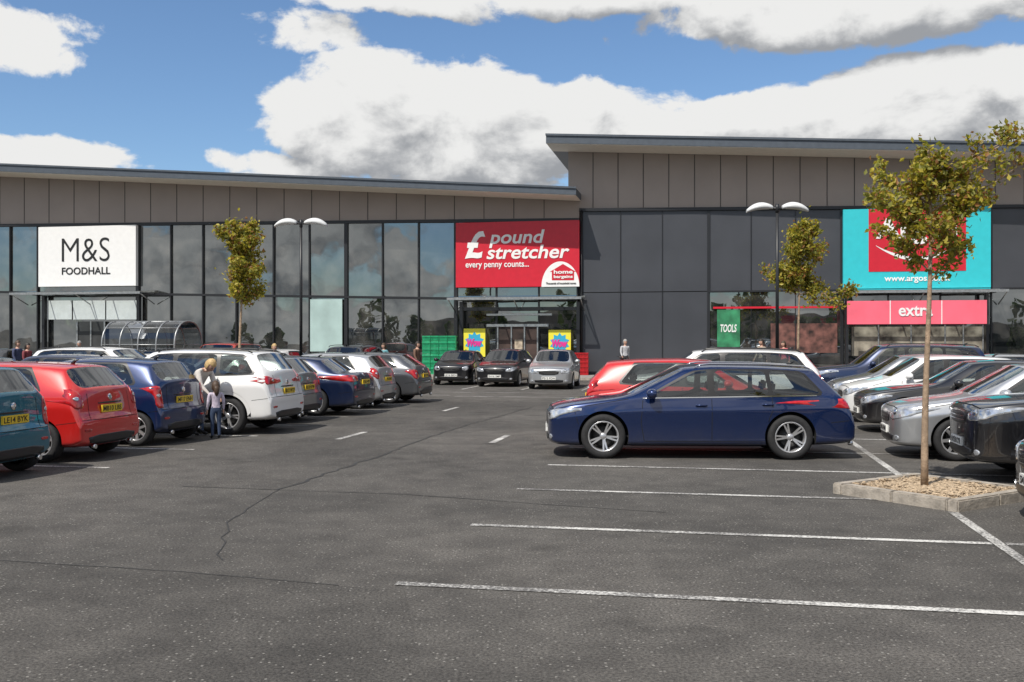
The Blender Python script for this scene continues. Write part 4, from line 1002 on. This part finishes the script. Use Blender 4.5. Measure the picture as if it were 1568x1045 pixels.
pp('woman',588,45,R(-40),1.72,cloth('teal',(.12,.30,.34)),cloth('dark',(.03,.03,.035)),brown,'walk','long')
pp('man',122,46,R(0),1.82,cloth('white',(.6,.6,.6)),cloth('dark',(.03,.03,.035)),grey,'walk')
pp('woman',42,40,R(70),1.74,cloth('burgundy',(.20,.04,.05)),cloth('denim',(.04,.06,.11)),dk,'walk','long'); pp('man',27,41,R(70),1.84,cloth('navy',(.05,.06,.12)),cloth('dark',(.03,.03,.035)),brown,'walk')
pp('man',1166,41.0,R(-60),1.78,cloth('stone_jacket',(.30,.25,.2)),cloth('dark',(.03,.03,.035)),dk,'walk',z0=.12); pp('woman',1200,40.7,R(-60),1.70,cloth('pink',(.5,.10,.12)),cloth('dark',(.03,.03,.035)),brown,'walk','long',z0=.12)
pp('woman',420,36,R(30),1.72,cloth('grey_top',(.3,.3,.3)),cloth('dark',(.03,.03,.035)),blonde,'stand','long')
# ------------------------------------------------------------------ LIGHT + SKY
sunv=Vector((-.62,-.86,1.42)).normalized(); el=math.asin(sunv.z); az=math.atan2(sunv.x,sunv.y)
sd=bpy.data.lights.new('sun','SUN'); sd.energy=5.0; sd.angle=R(.5); sd.color=(1,.945,.865); so=bpy.data.objects.new('sun',sd); link(so); so.rotation_euler=(-sunv).to_track_quat('-Z','Y').to_euler(); so.location=(-20,-30,40)
wd=bpy.data.worlds.new('World'); scene.world=wd; wd.use_nodes=True; nt=wd.node_tree; nt.nodes.clear(); K=nt.links.new
out=nt.nodes.new('ShaderNodeOutputWorld'); bg=nt.nodes.new('ShaderNodeBackground'); bg.inputs['Strength'].default_value=.095; K(bg.outputs[0],out.inputs[0])
sky=nt.nodes.new('ShaderNodeTexSky'); sky.sky_type='NISHITA'; sky.sun_disc=False; sky.sun_elevation=el; sky.sun_rotation=az; sky.air_density=1.0; sky.dust_density=.4; sky.ozone_density=2.0
tc=nt.nodes.new('ShaderNodeTexCoord')
def setin(s,v):
    if isinstance(v,(int,float)): s.default_value=v
    else: K(v,s)
def Mn(op,a,b=None,c=None):
    n=nt.nodes.new('ShaderNodeMath'); n.operation=op; setin(n.inputs[0],a)
    if b is not None: setin(n.inputs[1],b)
    if c is not None: setin(n.inputs[2],c)
    return n.outputs[0]
BL=[(700,200,310,105,1.15),(570,150,130,75,1.0),(480,205,75,50,.85),(960,195,210,62,1.0),(1470,160,230,80,1.15),(1220,195,240,55,.95),(1330,12,380,55,.95),(900,-10,480,38,.7),
    (60,248,190,38,.8),(400,256,110,28,.6),(40,55,120,42,.5),(430,45,150,28,.35)]
def density(off,blobs,det):
    va=nt.nodes.new('ShaderNodeVectorMath'); va.operation='ADD'; K(tc.outputs['Generated'],va.inputs[0]); va.inputs[1].default_value=off
    sp=nt.nodes.new('ShaderNodeSeparateXYZ'); K(va.outputs[0],sp.inputs[0])
    azn=Mn('ARCTAN2',sp.outputs[0],sp.outputs[1]); eln=Mn('ARCSINE',sp.outputs[2])
    vm=nt.nodes.new('ShaderNodeVectorMath'); vm.operation='MULTIPLY'; K(va.outputs[0],vm.inputs[0]); vm.inputs[1].default_value=(1,1,1.6)
    nz=nt.nodes.new('ShaderNodeTexNoise'); nz.inputs['Scale'].default_value=10.5; nz.inputs['Detail'].default_value=det; nz.inputs['Roughness'].default_value=.58; nz.inputs['Distortion'].default_value=.2; K(vm.outputs[0],nz.inputs['Vector'])
    n2=nt.nodes.new('ShaderNodeTexNoise'); n2.inputs['Scale'].default_value=1.7; n2.inputs['Detail'].default_value=1; K(vm.outputs[0],n2.inputs['Vector'])
    best=None
    for px,py,rx,ry,w in blobs:
        a0=math.atan((px-784)/F); e0=math.atan((522-py)/math.hypot(F,px-784)); rx/=F; ry/=F
        dx=Mn('MULTIPLY',Mn('SUBTRACT',azn,a0),1/rx); dy=Mn('MULTIPLY',Mn('SUBTRACT',eln,e0),1/ry)
        q=Mn('MULTIPLY_ADD',dx,dx,Mn('MULTIPLY',dy,dy)); b=Mn('MULTIPLY',Mn('SUBTRACT',1,q),w)
        best=b if best is None else Mn('MAXIMUM',best,b)
    rest=Mn('MULTIPLY_ADD',Mn('SUBTRACT',n2.outputs['Fac'],.5),4.0,.25)
    rest=Mn('ADD',rest,Mn('MULTIPLY',Mn('LESS_THAN',eln,.22),.35))
    front=Mn('LESS_THAN',Mn('ABSOLUTE',azn),.62); low=Mn('LESS_THAN',eln,.40); fm=Mn('MULTIPLY',front,low)
    rest=Mn('SUBTRACT',rest,Mn('MULTIPLY',fm,2.5))
    best=Mn('MAXIMUM',Mn('MAXIMUM',best,-.9),rest)
    best=Mn('MINIMUM',best,1.0)
    return Mn('MULTIPLY_ADD',Mn('SUBTRACT',nz.outputs['Fac'],.5),2.7,Mn('MULTIPLY',best,.90))
D0=density((0,0,0),BL,8); D1=density((-.012,-.004,.026),BL[:9],6)
mr=nt.nodes.new('ShaderNodeMapRange'); mr.interpolation_type='SMOOTHSTEP'; mr.inputs['From Min'].default_value=-.0; mr.inputs['From Max'].default_value=.26; K(D0,mr.inputs['Value'])
rel=Mn('SUBTRACT',D0,D1)  # cloud shading painted into the colour: sunward tops white, bases grey
br=nt.nodes.new('ShaderNodeMapRange'); br.interpolation_type='SMOOTHSTEP'; br.inputs['From Min'].default_value=-.62; br.inputs['From Max'].default_value=.32; K(rel,br.inputs['Value'])
cc=nt.nodes.new('ShaderNodeMix'); cc.data_type='RGBA'; K(br.outputs[0],cc.inputs[0]); cc.inputs[6].default_value=(3.5,3.65,3.9,1); cc.inputs[7].default_value=(8.9,8.9,8.8,1)
sm=nt.nodes.new('ShaderNodeMix'); sm.data_type='RGBA'; sm.blend_type='MULTIPLY'; sm.inputs[0].default_value=1; K(sky.outputs[0],sm.inputs[6]); sm.inputs[7].default_value=(1.05,1.22,1.38,1)
mx=nt.nodes.new('ShaderNodeMix'); mx.data_type='RGBA'; K(mr.outputs[0],mx.inputs[0]); K(sm.outputs[2],mx.inputs[6]); K(cc.outputs[2],mx.inputs[7]); K(mx.outputs[2],bg.inputs['Color'])
# ------------------------------------------------------------------ CAMERA
cd=bpy.data.cameras.new('camera'); cd.lens=35; cd.sensor_width=36; cd.clip_end=2000; cd.clip_start=.05
co_=bpy.data.objects.new('camera',cd); link(co_); co_.location=(0,0,CAMH); co_.rotation_euler=(R(90),0,0); scene.camera=co_
